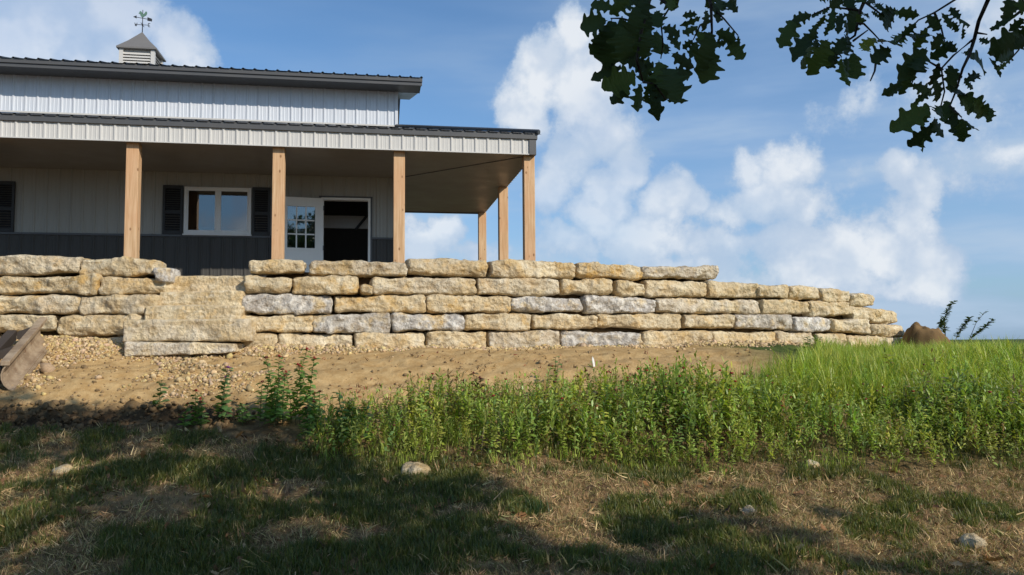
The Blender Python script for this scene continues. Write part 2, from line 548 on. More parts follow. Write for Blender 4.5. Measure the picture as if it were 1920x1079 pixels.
def zg(X, Y, fine=True):
    X = np.asarray(X, float); Y = np.asarray(Y, float)
    z = np.interp(Y, _py, _pz)
    d = wall_y(X) - Y
    inx = sstep(X, 8.0, 7.6)
    z = z + np.interp(X, HEAP[:, 0], HEAP[:, 1]) * np.clip(1 - np.abs(d) / .75, 0, 1) * inx
    # the filled terrace behind the stones
    top = np.interp(X, [-30, 3, 5.2, 6.6, 7.3], [.86, .86, .66, .30, -.1])
    terr = sstep(-d, .16, .48) * sstep(X, 7.35, 6.9) * sstep(Y, 40, 30) * (d < 0)
    top = top + .22 * sstep(d, -1.0, -.7) * sstep(np.abs(X + 4.5), .62, .80)
    z = z * (1 - terr) + top * terr
    away = np.maximum(sstep(d, .5, 1.6), sstep(X, 7.5, 8.6))
    z = z - .24 * sstep(X, 3.2, 5.2) * sstep(Y, 8.6, 10.6) * sstep(Y, 40, 22) * away * (1 - terr)
    P = np.stack([X, Y, np.zeros_like(X)], -1)
    near = sstep(Y, 30, 16) * sstep(Y, -10, 0) * sstep(np.abs(X), 25, 14)
    z = z + near * (1 - terr) * ((fbm(P * .9, 3) - .5) * .16)
    if fine:
        z = z + near * (1 - terr) * ((fbm(P * 5, 4) - .5) * .08)
        yr = Y - .10 * X - .25 * (fbm(P * .6 + 3, 2) - .5)
        rut = np.exp(-((yr - 10.05) / .13) ** 2) + np.exp(-((yr - 10.75) / .13) ** 2)
        z = z - rut * .028 * sstep(np.abs(X + 1.0), 5.0, 3.5) * (.4 + 1.2 * fbm(P * 3 + 6, 2)) + rut * .005 * np.sin(X * 34) * sstep(np.abs(X + 1.0), 5.0, 3.5)
        bank = np.exp(-((Y - 9.12 - .25 * (fbm(P * 1.3, 2) - .5)) / .30) ** 2) * sstep(X, -2.6, -3.6)
        z = z + bank * (np.abs(fbm(P * 9 + 4, 4) - .5) * .55 - .08)
    return z + EYE

def ground_hit(px, py):
    d = ray(px, py)
    lo = None
    Y = np.arange(4.0, 20, .02)
    z = EYE + d[2] * Y
    g = zg(d[0] * Y, Y, False)
    i = np.argmax(z <= g)
    if z[i] > g[i]: i = len(Y) - 1
    return np.array([d[0] * Y[i], Y[i], float(zg(d[0] * Y[i], Y[i]))])

# ------------------------------------------------------------------ ground sheet
def axis(lo, hi, step, far, grow=1.35):
    a = list(np.arange(lo, hi + 1e-6, step))
    s = step
    up = []
    x = hi
    while x < far:
        s *= grow; x += s; up.append(x)
    s = step; dn = []
    x = lo
    while x > -far:
        s *= grow; x -= s; dn.append(x)
    return np.array(dn[::-1] + a + up)

def ground_masks(X, Y):
    P = np.stack([X, Y, np.zeros_like(X)], -1)
    n = fbm(P * 1.1, 4) - .5
    n2 = fbm(P * 3.5 + 9, 4) - .5
    d = wall_y(X) - Y
    edge = np.interp(X, [-12, -6, -4, -2.5, 12], [9.45, 9.35, 9.2, 8.7, 8.7])
    dirt = sstep(Y + n * .6 + n2 * .3, edge - .1, edge + .15)
    xe = np.interp(Y, [9, 10, 11.3, 13], [3.6, 4.2, 4.9, 6.2])
    fd = sstep(X + n * 1.0, xe + .5, xe - .4)
    dirt = dirt * fd + (1 - fd) * sstep(d + n * .4, .55, .2)
    dirt = np.where(Y > 30, 0, dirt)
    top = np.exp(-((Y - 9.0 + n * .4) / .36) ** 2) * sstep(X, -2.4, -3.6)
    grass = sstep(X, 2.6, 4.2) * sstep(Y, 7.2, 8.6)
    grass = np.maximum(grass, sstep(Y, 20, 26))
    terr = (wall_y(X) - Y < -.2) & (X < 7.0) & (Y < 36)
    dirt = np.where(terr, 0, dirt); grass = np.where(terr, 0, grass); top = np.where(terr, .8, top)
    return dirt, top, grass

def ground_fn(t, out):
    tc = t.n('ShaderNodeTexCoord').outputs['Object']
    a = t.n('ShaderNodeAttribute', attribute_name='tint')
    sp = t.n('ShaderNodeSeparateColor')
    t.l(a.outputs[0], sp.inputs[0])
    n1 = t.noise(tc, 1.2, 6, .6)
    n2 = t.noise(tc, 6, 7, .65)
    n3 = t.noise(tc, 34, 6, .7)
    dirt = t.mix(t.ramp(n2, .35, .68), (.42, .26, .105), (.55, .375, .175))
    dirt = t.mix(t.ramp(n1, .5, .7, 0, .5), dirt, (.33, .205, .09))
    dirt = t.mix(t.ramp(n3, .55, .72, 0, .55), dirt, (.17, .11, .055))
    dirt = t.mix(t.ramp(n3, .42, .28, 0, .5), dirt, (.55, .43, .25))
    soil = t.mix(t.ramp(n2, .35, .65), (.12, .072, .034), (.27, .175, .085))
    soil = t.mix(t.ramp(n1, .5, .66, 0, .6), soil, (.33, .215, .10))
    soil = t.mix(t.ramp(n3, .5, .7, 0, .5), soil, (.05, .034, .02))
    peat = t.mix(t.ramp(n2, .35, .7), (.035, .022, .012), (.10, .062, .032))
    turf = t.mix(t.ramp(n2, .3, .7), (.04, .06, .016), (.085, .11, .03))
    c = t.mix(sp.outputs[0], soil, dirt)
    c = t.mix(sp.outputs[1], c, peat)
    c = t.mix(sp.outputs[2], c, turf)
    h = t.math('ADD', t.math('MULTIPLY', n3, .6), n2)
    bsdf(t, out, c, .95, 0, .1, bump=h, bstr=.8, bdist=.03)
M_GROUND = material('dirt_and_soil', ground_fn)

gx = axis(-8.6, 11.5, .055, 1500)
gy = axis(4.6, 17.2, .055, 1500)
GX, GY = np.meshgrid(gx, gy)
GZ = zg(GX, GY)
nx_, ny_ = len(gx), len(gy)
V = np.stack([GX.ravel(), GY.ravel(), GZ.ravel()], -1)
ii = (np.arange(ny_ - 1)[:, None] * nx_ + np.arange(nx_ - 1)[None, :]).ravel()
T = np.stack([ii, ii + 1, ii + nx_ + 1, ii + nx_], -1)
dm, tm, gm = ground_masks(GX.ravel(), GY.ravel())
ground = link('ground', np_mesh('ground', V, T, np.stack([dm, tm, gm], -1), True), None, M_GROUND)
tag(ground, kind='structure')

# ------------------------------------------------------------------ the house
O = at(1003, 290, 15.15)
ZS = float(O[2])                       # soffit / fascia bottom
ZF = EYE + .90                         # porch floor
house = empty('house', (O[0], O[1], 0), TH,
              label='grey steel-sided house with deep cedar-posted porch standing above the stone wall', cat='house')
RP = .2286                             # rib spacing of the sheets

def rib_profile(u0, u1, sgn=-1, h=.019, pitch=RP):
    """(u, offset) points of a ribbed steel sheet between u0 and u1; ribs at multiples of pitch"""
    pts = []
    k0 = math.floor(u0 / pitch) - 1
    k = k0
    while k * pitch < u1 + pitch:
        c = k * pitch
        pts += [(c - .030, 0), (c - .012, h), (c + .012, h), (c + .030, 0)]
        for m in (1, 2):
            q = c + pitch * m / 3
            pts += [(q - .012, 0), (q - .005, .0035), (q + .005, .0035), (q + .012, 0)]
        k += 1
    pts.sort()
    o = [(u, v) for u, v in pts if u0 < u < u1]
    us = [p[0] for p in pts]; vs = [p[1] for p in pts]
    return [(u0, float(np.interp(u0, us, vs)))] + o + [(u1, float(np.interp(u1, us, vs)))]

def sheet(name, u0, u1, z0, z1, w, mat, parent, side=False, span=RP * 4):
    """upright ribbed sheets, each about 0.9 m wide, facing -w (or +u when side)"""
    k = math.floor(u0 / span + 1e-6)
    while k * span < u1 - 1e-6:
        a, b = max(u0, k * span), min(u1, (k + 1) * span)
        if b - a > .01:
            pr = rib_profile(a + .001, b - .001)
            n = len(pr)
            if side:
                vs = [(w + o, u, z) for z in (z0, z1) for u, o in pr]
            else:
                vs = [(u, w - o, z) for z in (z0, z1) for u, o in pr]
            back = [(vs[0][0], vs[0][1], 0)]
            fs = [(i, i + 1, n + i + 1, n + i) for i in range(n - 1)]
            m = MB().add(vs, fs)
            m.build(name, mat, parent)
        k += 1

U0 = -13.2                             # left end, outside the picture
UH, WH = -2.58, 2.60                   # house corner
# porch floor and foundation
MB().box(U0, .15, -.12, 7.2, ZF - .35, ZF).build('porch_floor', M_CONC, house)
# posts
for u, w in ((-9.72, .10), (-7.275, .10), (-4.765, .10), (-2.575, .10), (-.09, .10), (-.09, 3.25), (-.09, 6.95)):
    MB().box(-.105, .105, -.105, .105, 0, ZS - ZF - .002).build('porch_post', M_WOOD, house, bevel=.008).location = (u, w + .105, ZF)
# eave band: ribbed fascia, trim over it, corner trim
sheet('fascia_panel', U0, -.115, ZS + .006, ZS + .285, .0, M_FASCIA, house)
MB().box(U0, -.115, .012, .05, ZS, ZS + .40).build('fascia_backing', M_TRIM, house)
MB().box(U0, -.115, -.022, .011, ZS - .012, ZS + .005).build('drip_edge', M_FASCIA, house)
MB().box(-.115, .022, -.026, .09, ZS - .012, ZS + .285).build('corner_trim', M_TRIM, house, bevel=.004)
MB().box(U0, .045, -.045, .10, ZS + .2855, ZS + .405).box(.045 - .145, .045, .1005, 7.15, ZS + .2855, ZS + .405).build('eave_trim', M_TRIM, house, bevel=.004)
sheet('fascia_panel', .092, 7.1, ZS + .006, ZS + .284, .0, M_FASCIA, house, side=True)
MB().box(-.05, -.012, .092, 7.1, ZS, ZS + .40).build('fascia_backing', M_TRIM, house)
# soffits, front and side, meeting in a mitre
def slab(name, poly, z0, z1, mat):
    return MB().prism(poly, 2, z0, z1).build(name, mat, house)
g = .004
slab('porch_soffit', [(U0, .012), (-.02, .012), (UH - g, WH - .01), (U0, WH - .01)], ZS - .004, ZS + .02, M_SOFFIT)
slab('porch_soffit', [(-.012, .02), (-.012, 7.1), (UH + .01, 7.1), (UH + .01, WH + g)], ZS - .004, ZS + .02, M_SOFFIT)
mit = MB()
a_, b_ = Vector((-.05, .05)), Vector((UH, WH))
dv = (b_ - a_).normalized(); nv = Vector((-dv.y, dv.x)) * .017
mit.prism([a_ + nv, a_ - nv, b_ - nv, b_ + nv], 2, ZS - .014, ZS - .0045).build('soffit_joint_trim', M_TRIM, house)
MB().box(UH, .0, 7.1, 7.14, ZS - .03, ZS + .4).build('porch_end_trim', M_TRIM, house)
# porch roof: ribbed slopes meeting at the hip
SL = .27
ZR = ZS + .407
def porch_roof():
    m = MB()
    pr = rib_profile(U0, .06, h=.026, pitch=RP)
    vs, fs = [], []
    for u, o in pr:
        wt = min(WH + .0, -u + .06) - .002
        wt = max(wt, -.06)
        vs += [(u, -.07, ZR + o - .07 * SL), (u, wt, ZR + o + wt * SL)]
    for i in range(len(pr) - 1):
        fs.append((2 * i, 2 * i + 2, 2 * i + 3, 2 * i + 1))
    m.add(vs, fs)
    m.build('porch_roof', M_ROOF, house)
    m = MB()
    pr = rib_profile(-.06, 7.15, h=.026, pitch=RP)
    vs, fs = [], []
    for w, o in pr:
        ut = max(UH, -w + .06) + .002
        vs += [(.07, w, ZR + o - .07 * SL), (ut, w, ZR + o - ut * SL)]
    for i in range(len(pr) - 1):
        fs.append((2 * i, 2 * i + 2, 2 * i + 3, 2 * i + 1))
    m.add(vs, fs)
    m.build('porch_roof', M_ROOF, house)
    h = MB()
    a, b = Vector((.07, -.07, ZR + .012)), Vector((UH, WH, ZR + WH * SL + .035))
    h.tube([a, b], [.05, .05], 6)
    h.build('hip_cap', M_ROOF, house)
porch_roof()
ZW = ZR + WH * SL
# main wall under the porch: wainscot, siding, openings
ZC = 3.89
WIN = (-6.94, -5.60, 3.92, 4.91)
DOOR = (-4.11, -3.17, ZF, 4.70)
for u0, u1 in ((U0, DOOR[0] - .05), (DOOR[1] + .05, UH)):
    sheet('wainscot_panel', u0, u1, ZF, ZC - .03, WH, M_DARK, house)
    MB().box(u0, u1, WH - .035, WH, ZC - .03, ZC + .012).build('wainscot_cap', M_TRIM, house)
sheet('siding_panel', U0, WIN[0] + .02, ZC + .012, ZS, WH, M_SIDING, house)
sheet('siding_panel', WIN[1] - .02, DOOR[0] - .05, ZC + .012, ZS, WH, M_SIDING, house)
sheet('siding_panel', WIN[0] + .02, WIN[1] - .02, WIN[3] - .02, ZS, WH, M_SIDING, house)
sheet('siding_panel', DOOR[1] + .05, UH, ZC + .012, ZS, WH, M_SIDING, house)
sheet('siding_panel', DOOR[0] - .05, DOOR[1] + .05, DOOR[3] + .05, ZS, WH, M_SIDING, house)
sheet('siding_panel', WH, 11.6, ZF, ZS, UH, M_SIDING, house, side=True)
MB().box(UH - .03, UH + .03, WH - .03, WH + .05, ZF, ZS - .006).build('wall_corner_trim', M_TRIM, house)
# shell behind the sheets (keeps the rooms dark)
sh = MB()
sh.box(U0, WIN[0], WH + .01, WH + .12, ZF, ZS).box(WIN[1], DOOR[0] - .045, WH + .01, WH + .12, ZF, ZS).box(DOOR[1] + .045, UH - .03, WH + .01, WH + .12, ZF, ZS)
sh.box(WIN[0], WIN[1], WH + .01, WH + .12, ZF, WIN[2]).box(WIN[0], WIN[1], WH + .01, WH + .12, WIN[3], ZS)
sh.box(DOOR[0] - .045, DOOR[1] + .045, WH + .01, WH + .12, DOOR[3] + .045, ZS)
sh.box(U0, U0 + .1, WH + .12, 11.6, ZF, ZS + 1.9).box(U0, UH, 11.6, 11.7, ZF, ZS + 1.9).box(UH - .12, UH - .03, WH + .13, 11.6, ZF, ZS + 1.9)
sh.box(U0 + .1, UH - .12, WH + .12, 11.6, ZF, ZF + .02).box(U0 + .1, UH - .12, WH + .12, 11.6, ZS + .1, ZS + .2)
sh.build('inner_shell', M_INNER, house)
# window with frame, two sashes
def window(u0, u1, z0, z1):
    w = WH - .05
    f = MB()
    f.box(u0, u1, w, WH + .02, z1 - .055, z1).box(u0, u1, w, WH + .02, z0, z0 + .055)
    f.box(u0, u0 + .055, w, WH + .02, z0 + .055, z1 - .055).box(u1 - .055, u1, w, WH + .02, z0 + .055, z1 - .055)
    fo = f.build('window', M_VINYL, house, bevel=.004)
    mid = (u0 + u1) / 2
    MB().box(mid - .035, mid + .035, w + .008, WH + .015, z0 + .055, z1 - .055).build('mullion', M_VINYL, fo, bevel=.003)
    for a, b in ((u0 + .055, mid - .035), (mid + .035, u1 - .055)):
        MB().box(a, a + .025, w + .018, WH + .01, z0 + .055, z1 - .055).box(b - .025, b, w + .018, WH + .01, z0 + .055, z1 - .055) \
            .box(a + .025, b - .025, w + .018, WH + .01, z0 + .055, z0 + .08).box(a + .025, b - .025, w + .018, WH + .01, z1 - .08, z1 - .055).build('sash', M_VINYL, fo)
        MB().box(a + .025, b - .025, w + .03, w + .036, z0 + .08, z1 - .08).build('pane', M_GLASS, fo)
    MB().box(u0 - .02, u1 + .02, w - .02, WH - .001, z0 - .03, z0 - .001).build('sill', M_VINYL, fo, bevel=.004)
window(*WIN)
window(-11.95, -10.62, WIN[2], WIN[3])
def shutter(u0, u1, z0, z1):
    m = MB()
    w0, w1 = WH - .055, WH - .021
    m.box(u0, u0 + .05, w0, w1, z0, z1).box(u1 - .05, u1, w0, w1, z0, z1)
    zm = z0 + (z1 - z0) * .45
    for a, b in ((z0, z0 + .07), (zm - .035, zm + .035), (z1 - .07, z1)):
        m.box(u0 + .05, u1 - .05, w0, w1, a, b)
    so_ = m.build('shutter', M_SHUT, house, bevel=.003)
    me = None
    for a, b in ((z0 + .07, zm - .035), (zm + .035, z1 - .07)):
        n = int((b - a) / .045)
        for i in range(n):
            z = a + (i + .5) * (b - a) / n
            if me is None:
                s = MB()
                s.add([(u0 + .05, w0 + .004, -.020), (u1 - .05, w0 + .004, -.020), (u1 - .05, w1 - .004, .020), (u0 + .05, w1 - .004, .020),
                       (u0 + .05, w0 + .004, -.013), (u1 - .05, w0 + .004, -.013), (u1 - .05, w1 - .004, .027), (u0 + .05, w1 - .004, .027)],
                      [(0, 3, 2, 1), (4, 5, 6, 7), (0, 1, 5, 4), (1, 2, 6, 5), (2, 3, 7, 6), (3, 0, 4, 7)])
                me = s.mesh('slat'); me.materials.append(M_SHUT)
            link('slat', me, so_).location = (0, 0, z)
for u0, u1 in ((-7.36, -6.965), (-5.575, -5.21), (-10.59, -10.18), (-12.36, -11.97)):
    shutter(u0, u1, 3.905, 4.93)
# doorway frame, open door leaf, room beyond
df = MB()
df.box(DOOR[0] - .05, DOOR[0], WH - .03, WH + .14, ZF, DOOR[3] + .05).box(DOOR[1], DOOR[1] + .05, WH - .03, WH + .14, ZF, DOOR[3] + .05)
df.box(DOOR[0], DOOR[1], WH - .03, WH + .14, DOOR[3], DOOR[3] + .05)
df.build('door_frame', M_WHITE, house, bevel=.003)
MB().box(DOOR[0] - .10, DOOR[1] + .095, WH - .027, WH - .001, DOOR[3] + .051, DOOR[3] + .085).box(DOOR[1] + .051, DOOR[1] + .09, WH - .027, WH - .001, ZF, DOOR[3] + .0505).build('door_trim', M_TRIM, house)
def open_door():
    w0, w1 = WH - .125, WH - .08
    u0, u1, z0, z1 = -5.02, -4.115, ZF + .02, 4.71
    l0, l1, b0, b1 = -4.855, -4.28, 3.63, 4.52
    d = MB()
    d.box(u0, l0, w0, w1, z0, z1).box(l1, u1, w0, w1, z0, z1).box(l0, l1, w0, w1, z0, b0).box(l0, l1, w0, w1, b1, z1)
    do = d.build('door', M_WHITE, house)
    MB().box(l0 - .03, l1 + .03, w0 - .008, w0 - .0005, b0 - .03, b0 + .004).box(l0 - .03, l1 + .03, w0 - .008, w0 - .0005, b1 - .004, b1 + .03) \
        .box(l0 - .03, l0 + .004, w0 - .008, w0 - .0005, b0 + .0045, b1 - .0045).box(l1 - .004, l1 + .03, w0 - .008, w0 - .0005, b0 + .0045, b1 - .0045).build('glazing_rim', M_WHITE, do)
    cw, ch = (l1 - l0) / 3, (b1 - b0) / 3
    for i in (1, 2):
        MB().box(l0 + i * cw - .014, l0 + i * cw + .014, w0 + .004, w1 - .004, b0, b1).build('glazing_bar', M_WHITE, do)
        for j in range(3):
            MB().box(l0 + j * cw + .0145, l0 + (j + 1) * cw - .0145, w0 + .006, w1 - .006, b0 + i * ch - .014, b0 + i * ch + .014).build('glazing_bar', M_WHITE, do)
    for i in range(3):
        for j in range(3):
            MB().box(l0 + i * cw + .005, l0 + (i + 1) * cw - .005, w0 + .018, w0 + .024, b0 + j * ch + .005, b0 + (j + 1) * ch - .005).build('pane', M_GLASS, do)
    MB().tube([(u0 + .07, w0, 3.5), (u0 + .07, w0 - .03, 3.5), (u0 + .07, w0 - .045, 3.5), (u0 + .07, w0 - .07, 3.5)], [.012, .014, .03, .024], 10).build('door_knob', M_TRIM, do, smooth=True)
    do.matrix_basis = Matrix.Translation((u1, w1, 0)) @ Matrix.Rotation(R_(9), 4, 'Z') @ Matrix.Translation((-u1, -w1, 0))
    for z in (2.85, 3.65, 4.5):
        MB().box(u1 - .004, u1 + .02, w0 - .006, w0 + .02, z - .05, z + .05).build('hinge', M_TRIM, do)
open_door()
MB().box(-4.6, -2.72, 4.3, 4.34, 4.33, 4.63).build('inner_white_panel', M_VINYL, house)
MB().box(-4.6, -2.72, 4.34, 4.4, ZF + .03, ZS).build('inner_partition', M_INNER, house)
MB().add([(-3.52, 4.20, 4.28), (-3.45, 4.20, 4.28), (-3.15, 4.20, 4.66), (-3.22, 4.20, 4.66), (-3.52, 4.26, 4.28), (-3.45, 4.26, 4.28), (-3.15, 4.26, 4.66), (-3.22, 4.26, 4.66)],
         [(0, 1, 2, 3), (7, 6, 5, 4), (0, 4, 5, 1), (1, 5, 6, 2), (2, 6, 7, 3), (3, 7, 4, 0)]).build('inner_brace', M_BLACK, house)
# upper storey
ZU = 7.13
sheet('upper_siding_panel', U0, UH + .02, ZW + .03, ZU, WH, M_UPPER, house)
sheet('upper_siding_panel', WH + .02, 11.6, ZW - 1.0, ZU, UH + .02, M_UPPER, house, side=True)
MB().box(UH - .02, UH + .045, WH - .024, WH + .04, ZW + .03, ZU).build('upper_corner_trim', M_UPPER, house)
MB().box(U0, UH + .045, WH - .034, WH - .0245, ZW + .022, ZW + .055).build('roof_flashing', M_FASCIA, house)
OV = .56
WRIDGE = 8.0
UE, WE = UH + OV - .02, WH - OV
MB().box(U0, UE - .02, WE + .02, WH + .02, ZU + .0, ZU + .02).build('upper_soffit', M_TRIM, house)
MB().prism([(WH + .0201, ZU + .03), (WRIDGE, ZU + .03 + (WRIDGE - WH) * SL), (WRIDGE, ZU + .05 + (WRIDGE - WH) * SL), (WH + .0201, ZU + .05)], 0, UH + .05, UE - .02).build('rake_soffit', M_TRIM, house)
MB().box(U0, UE, WE - .002, WE + .019, ZU - .012, ZU + .10).build('upper_fascia', M_TRIM, house, bevel=.003)
MB().box(U0, UE + .006, WE - .03, WE - .0025, ZU + .062, ZU + .145).build('upper_eave_trim', M_TRIM, house, bevel=.003)
ZE = ZU + .148
WRIDGE = 8.0
def upper_roof():
    UB = UH + .26                                   # the rake behind the ridge overhangs less
    for u_end, k in ((UE + .02, 0), (UB, 1)):
        m = MB()
        pr = rib_profile(U0, u_end, h=.026)
        vs, fs = [], []
        zr_ = (WRIDGE - WE) * SL
        for u, o in pr:
            vs += [(u, WE - .06, ZE + o), (u, WRIDGE, ZE + o + zr_)] if k == 0 else [(u, WRIDGE + .001, ZE + o + zr_), (u, 13.9, ZE + o)]
        for i in range(len(pr) - 1):
            fs.append((2 * i, 2 * i + 2, 2 * i + 3, 2 * i + 1))
        m.add(vs, fs).build('upper_roof', M_ROOF, house)
    zr = (WRIDGE - WE) * SL
    MB().prism([(WE, ZU - .012), (WE, ZE - .004), (WRIDGE, ZE + zr - .004), (WRIDGE, ZU + zr - .012)], 0, UE - .018, UE).build('gable_trim', M_TRIM, house)
    MB().prism([(WRIDGE + .002, ZU + zr - .012), (WRIDGE + .002, ZE + zr - .004), (13.9, ZE - .004), (13.9, ZU - .012)], 0, UB - .018, UB).build('gable_trim', M_TRIM, house)
    MB().tube([(U0, WRIDGE, ZE + zr + .03), (UE, WRIDGE, ZE + zr + .03)], [.05, .05], 6).build('ridge_cap', M_ROOF, house)
    MB().prism([(WH, ZU + .051), (11.6, ZU + .051), (WRIDGE, ZE + zr - .12)], 0, UH - .05, UH).build('gable_wall', M_UPPER, house)
upper_roof()
# cupola with louvres and weathervane
def cupola():
    uc, wc = -9.36, 8.03
    zb, ze, za = 8.45, 9.585, 10.20
    hb, he = .40, .51
    c = MB()
    for sx in (-1, 1):
        for sy in (-1, 1):
            c.box(uc + sx * hb - .05, uc + sx * hb + .05, wc + sy * hb - .05, wc + sy * hb + .05, zb, ze - .03)
    c.box(uc - hb + .05, uc + hb - .05, wc - hb + .03, wc + hb - .03, zb, ze - .03)
    c.box(uc - hb + .03, uc + hb - .03, wc - hb + .05, wc + hb - .05, zb, ze - .031)
    co = c.build('cupola', M_FASCIA, house)
    r = MB()
    r.prism([(uc - he, wc - he), (uc + he, wc - he), (uc + he, wc + he), (uc - he, wc + he)], 2, ze - .028, ze + .012)
    v = [(uc - he, wc - he, ze + .012), (uc + he, wc - he, ze + .012), (uc + he, wc + he, ze + .012), (uc - he, wc + he, ze + .012), (uc, wc, za)]
    # slightly bell-cast slopes
    q = .45
    mid = [(uc + sx * he * (1 - q), wc + sy * he * (1 - q), ze + .012 + (za - ze) * (q - .05)) for sx, sy in ((-1, -1), (1, -1), (1, 1), (-1, 1))]
    r.add(v[:4] + mid + [v[4]], [(0, 1, 5, 4), (1, 2, 6, 5), (2, 3, 7, 6), (3, 0, 4, 7), (4, 5, 8), (5, 6, 8), (6, 7, 8), (7, 4, 8)])
    r.build('cupola_roof', M_CUPROOF, co)
    for side in range(2):
        for i in range(14):
            z = zb + .06 + i * .078
            if z > ze - .08: break
            s = MB()
            if side == 0:
                s.add([(uc - hb + .05, wc - hb - .045, z - .042), (uc + hb - .05, wc - hb - .045, z - .042), (uc + hb - .05, wc - hb + .028, z + .050), (uc - hb + .05, wc - hb + .028, z + .050),
                       (uc - hb + .05, wc - hb - .045, z - .029), (uc + hb - .05, wc - hb - .045, z - .029), (uc + hb - .05, wc - hb + .028, z + .063), (uc - hb + .05, wc - hb + .028, z + .063)],
                      [(0, 3, 2, 1), (4, 5, 6, 7), (0, 1, 5, 4), (1, 2, 6, 5), (2, 3, 7, 6), (3, 0, 4, 7)])
            else:
                s.add([(uc + hb + .045, wc - hb + .05, z - .042), (uc + hb + .045, wc + hb - .05, z - .042), (uc + hb - .028, wc + hb - .05, z + .050), (uc + hb - .028, wc - hb + .05, z + .050),
                       (uc + hb + .045, wc - hb + .05, z - .029), (uc + hb + .045, wc + hb - .05, z - .029), (uc + hb - .028, wc + hb - .05, z + .063), (uc + hb - .028, wc - hb + .05, z + .063)],
                      [(0, 3, 2, 1), (4, 5, 6, 7), (0, 1, 5, 4), (1, 2, 6, 5), (2, 3, 7, 6), (3, 0, 4, 7)])
            s.build('louver_slat', M_FASCIA, co)
    # weathervane
    wv = MB().tube([(uc, wc, za - .05), (uc, wc, za + .62)], [.014, .010], 6).build('weathervane', M_IRON, house, smooth=True)
    z = za + .20
    arms = MB()
    arms.tube([(uc - .15, wc, z), (uc + .15, wc, z)], [.008, .008], 5).tube([(uc, wc - .15, z), (uc, wc + .15, z)], [.008, .008], 5)
    arms.tube([(uc, wc, z - .03), (uc, wc, z), (uc, wc, z + .03)], [.012, .026, .012], 8)
    arms.build('compass_arm', M_IRON, wv)
    def bar(m, x0, z0, x1, z1, y, yaxis=False, r=.009):
        a = (uc + x0, y, z0) if not yaxis else (y, wc + x0, z0)
        b = (uc + x1, y, z1) if not yaxis else (y, wc + x1, z1)
        m.tube([a, b], [r, r], 4)
    # W and E on the arms across, N and S on the arms along
    m = MB(); L = .07
    for p in ((-.20, z + .05, -.185, z - .045), (-.185, z - .045, -.17, z + .02), (-.17, z + .02, -.155, z - .045), (-.155, z - .045, -.14, z + .05)):
        bar(m, *p, wc)
    m.build('compass_letter', M_IRON, wv)
    m = MB()
    for p in ((.15, z - .045, .15, z + .05), (.15, z + .05, .20, z + .05), (.15, z, .19, z), (.15, z - .045, .20, z - .045)):
        bar(m, *p, wc)
    m.build('compass_letter', M_IRON, wv)
    # arrow and rooster, turned a little
    z2 = za + .40
    ar = MB()
    ar.tube([(uc - .17, wc - .02, z2), (uc + .17, wc + .02, z2 - .03)], [.009, .009], 5)
    ar.prism([(uc + .12, z2 + .03), (uc + .24, z2 - .01), (uc + .24, z2 - .085), (uc + .12, z2 - .07)], 1, wc + .01, wc + .022)
    ar.prism([(uc - .24, z2 + .005), (uc - .15, z2 + .045), (uc - .15, z2 - .04)], 1, wc - .03, wc - .018)
    ar.build('arrow', M_IRON, wv)
    ro = MB()
    pts = [(-.10, .14), (-.085, .19), (-.055, .205), (-.03, .175), (-.01, .12), (.03, .10), (.06, .14), (.085, .20), (.12, .19), (.125, .13), (.10, .06), (.05, .02), (.02, -.02), (-.03, -.02), (-.06, .03), (-.075, .09), (-.12, .115)]
    ro.prism([(uc + x * .9, z2 + .03 + y * .75) for x, y in pts], 1, wc - .012, wc + .012)
    ro.build('rooster', M_COPPER, wv)
cupola()

# ------------------------------------------------------------------ stones
def lattice(nx, ny, nz):
    """surface of a box lattice: points in 0..1 and quads"""
    idx = {}
    pts = []
    def g(i, j, k):
        key = (i, j, k)
        if key not in idx:
            idx[key] = len(pts); pts.append((i / nx, j / ny, k / nz))
        return idx[key]
    q = []
    for i in range(nx):
        for k in range(nz):
            q.append((g(i, 0, k), g(i + 1, 0, k), g(i + 1, 0, k + 1), g(i, 0, k + 1)))
            q.append((g(i, ny, k), g(i, ny, k + 1), g(i + 1, ny, k + 1), g(i + 1, ny, k)))
    for i in range(nx):
        for j in range(ny):
            q.append((g(i, j, 0), g(i, j + 1, 0), g(i + 1, j + 1, 0), g(i + 1, j, 0)))
            q.append((g(i, j, nz), g(i + 1, j, nz), g(i + 1, j + 1, nz), g(i, j + 1, nz)))
    for j in range(ny):
        for k in range(nz):
            q.append((g(0, j, k), g(0, j, k + 1), g(0, j + 1, k + 1), g(0, j + 1, k)))
            q.append((g(nx, j, k), g(nx, j + 1, k), g(nx, j + 1, k + 1), g(nx, j, k + 1)))
    return np.array(pts), np.array(q, dtype=np.int32)

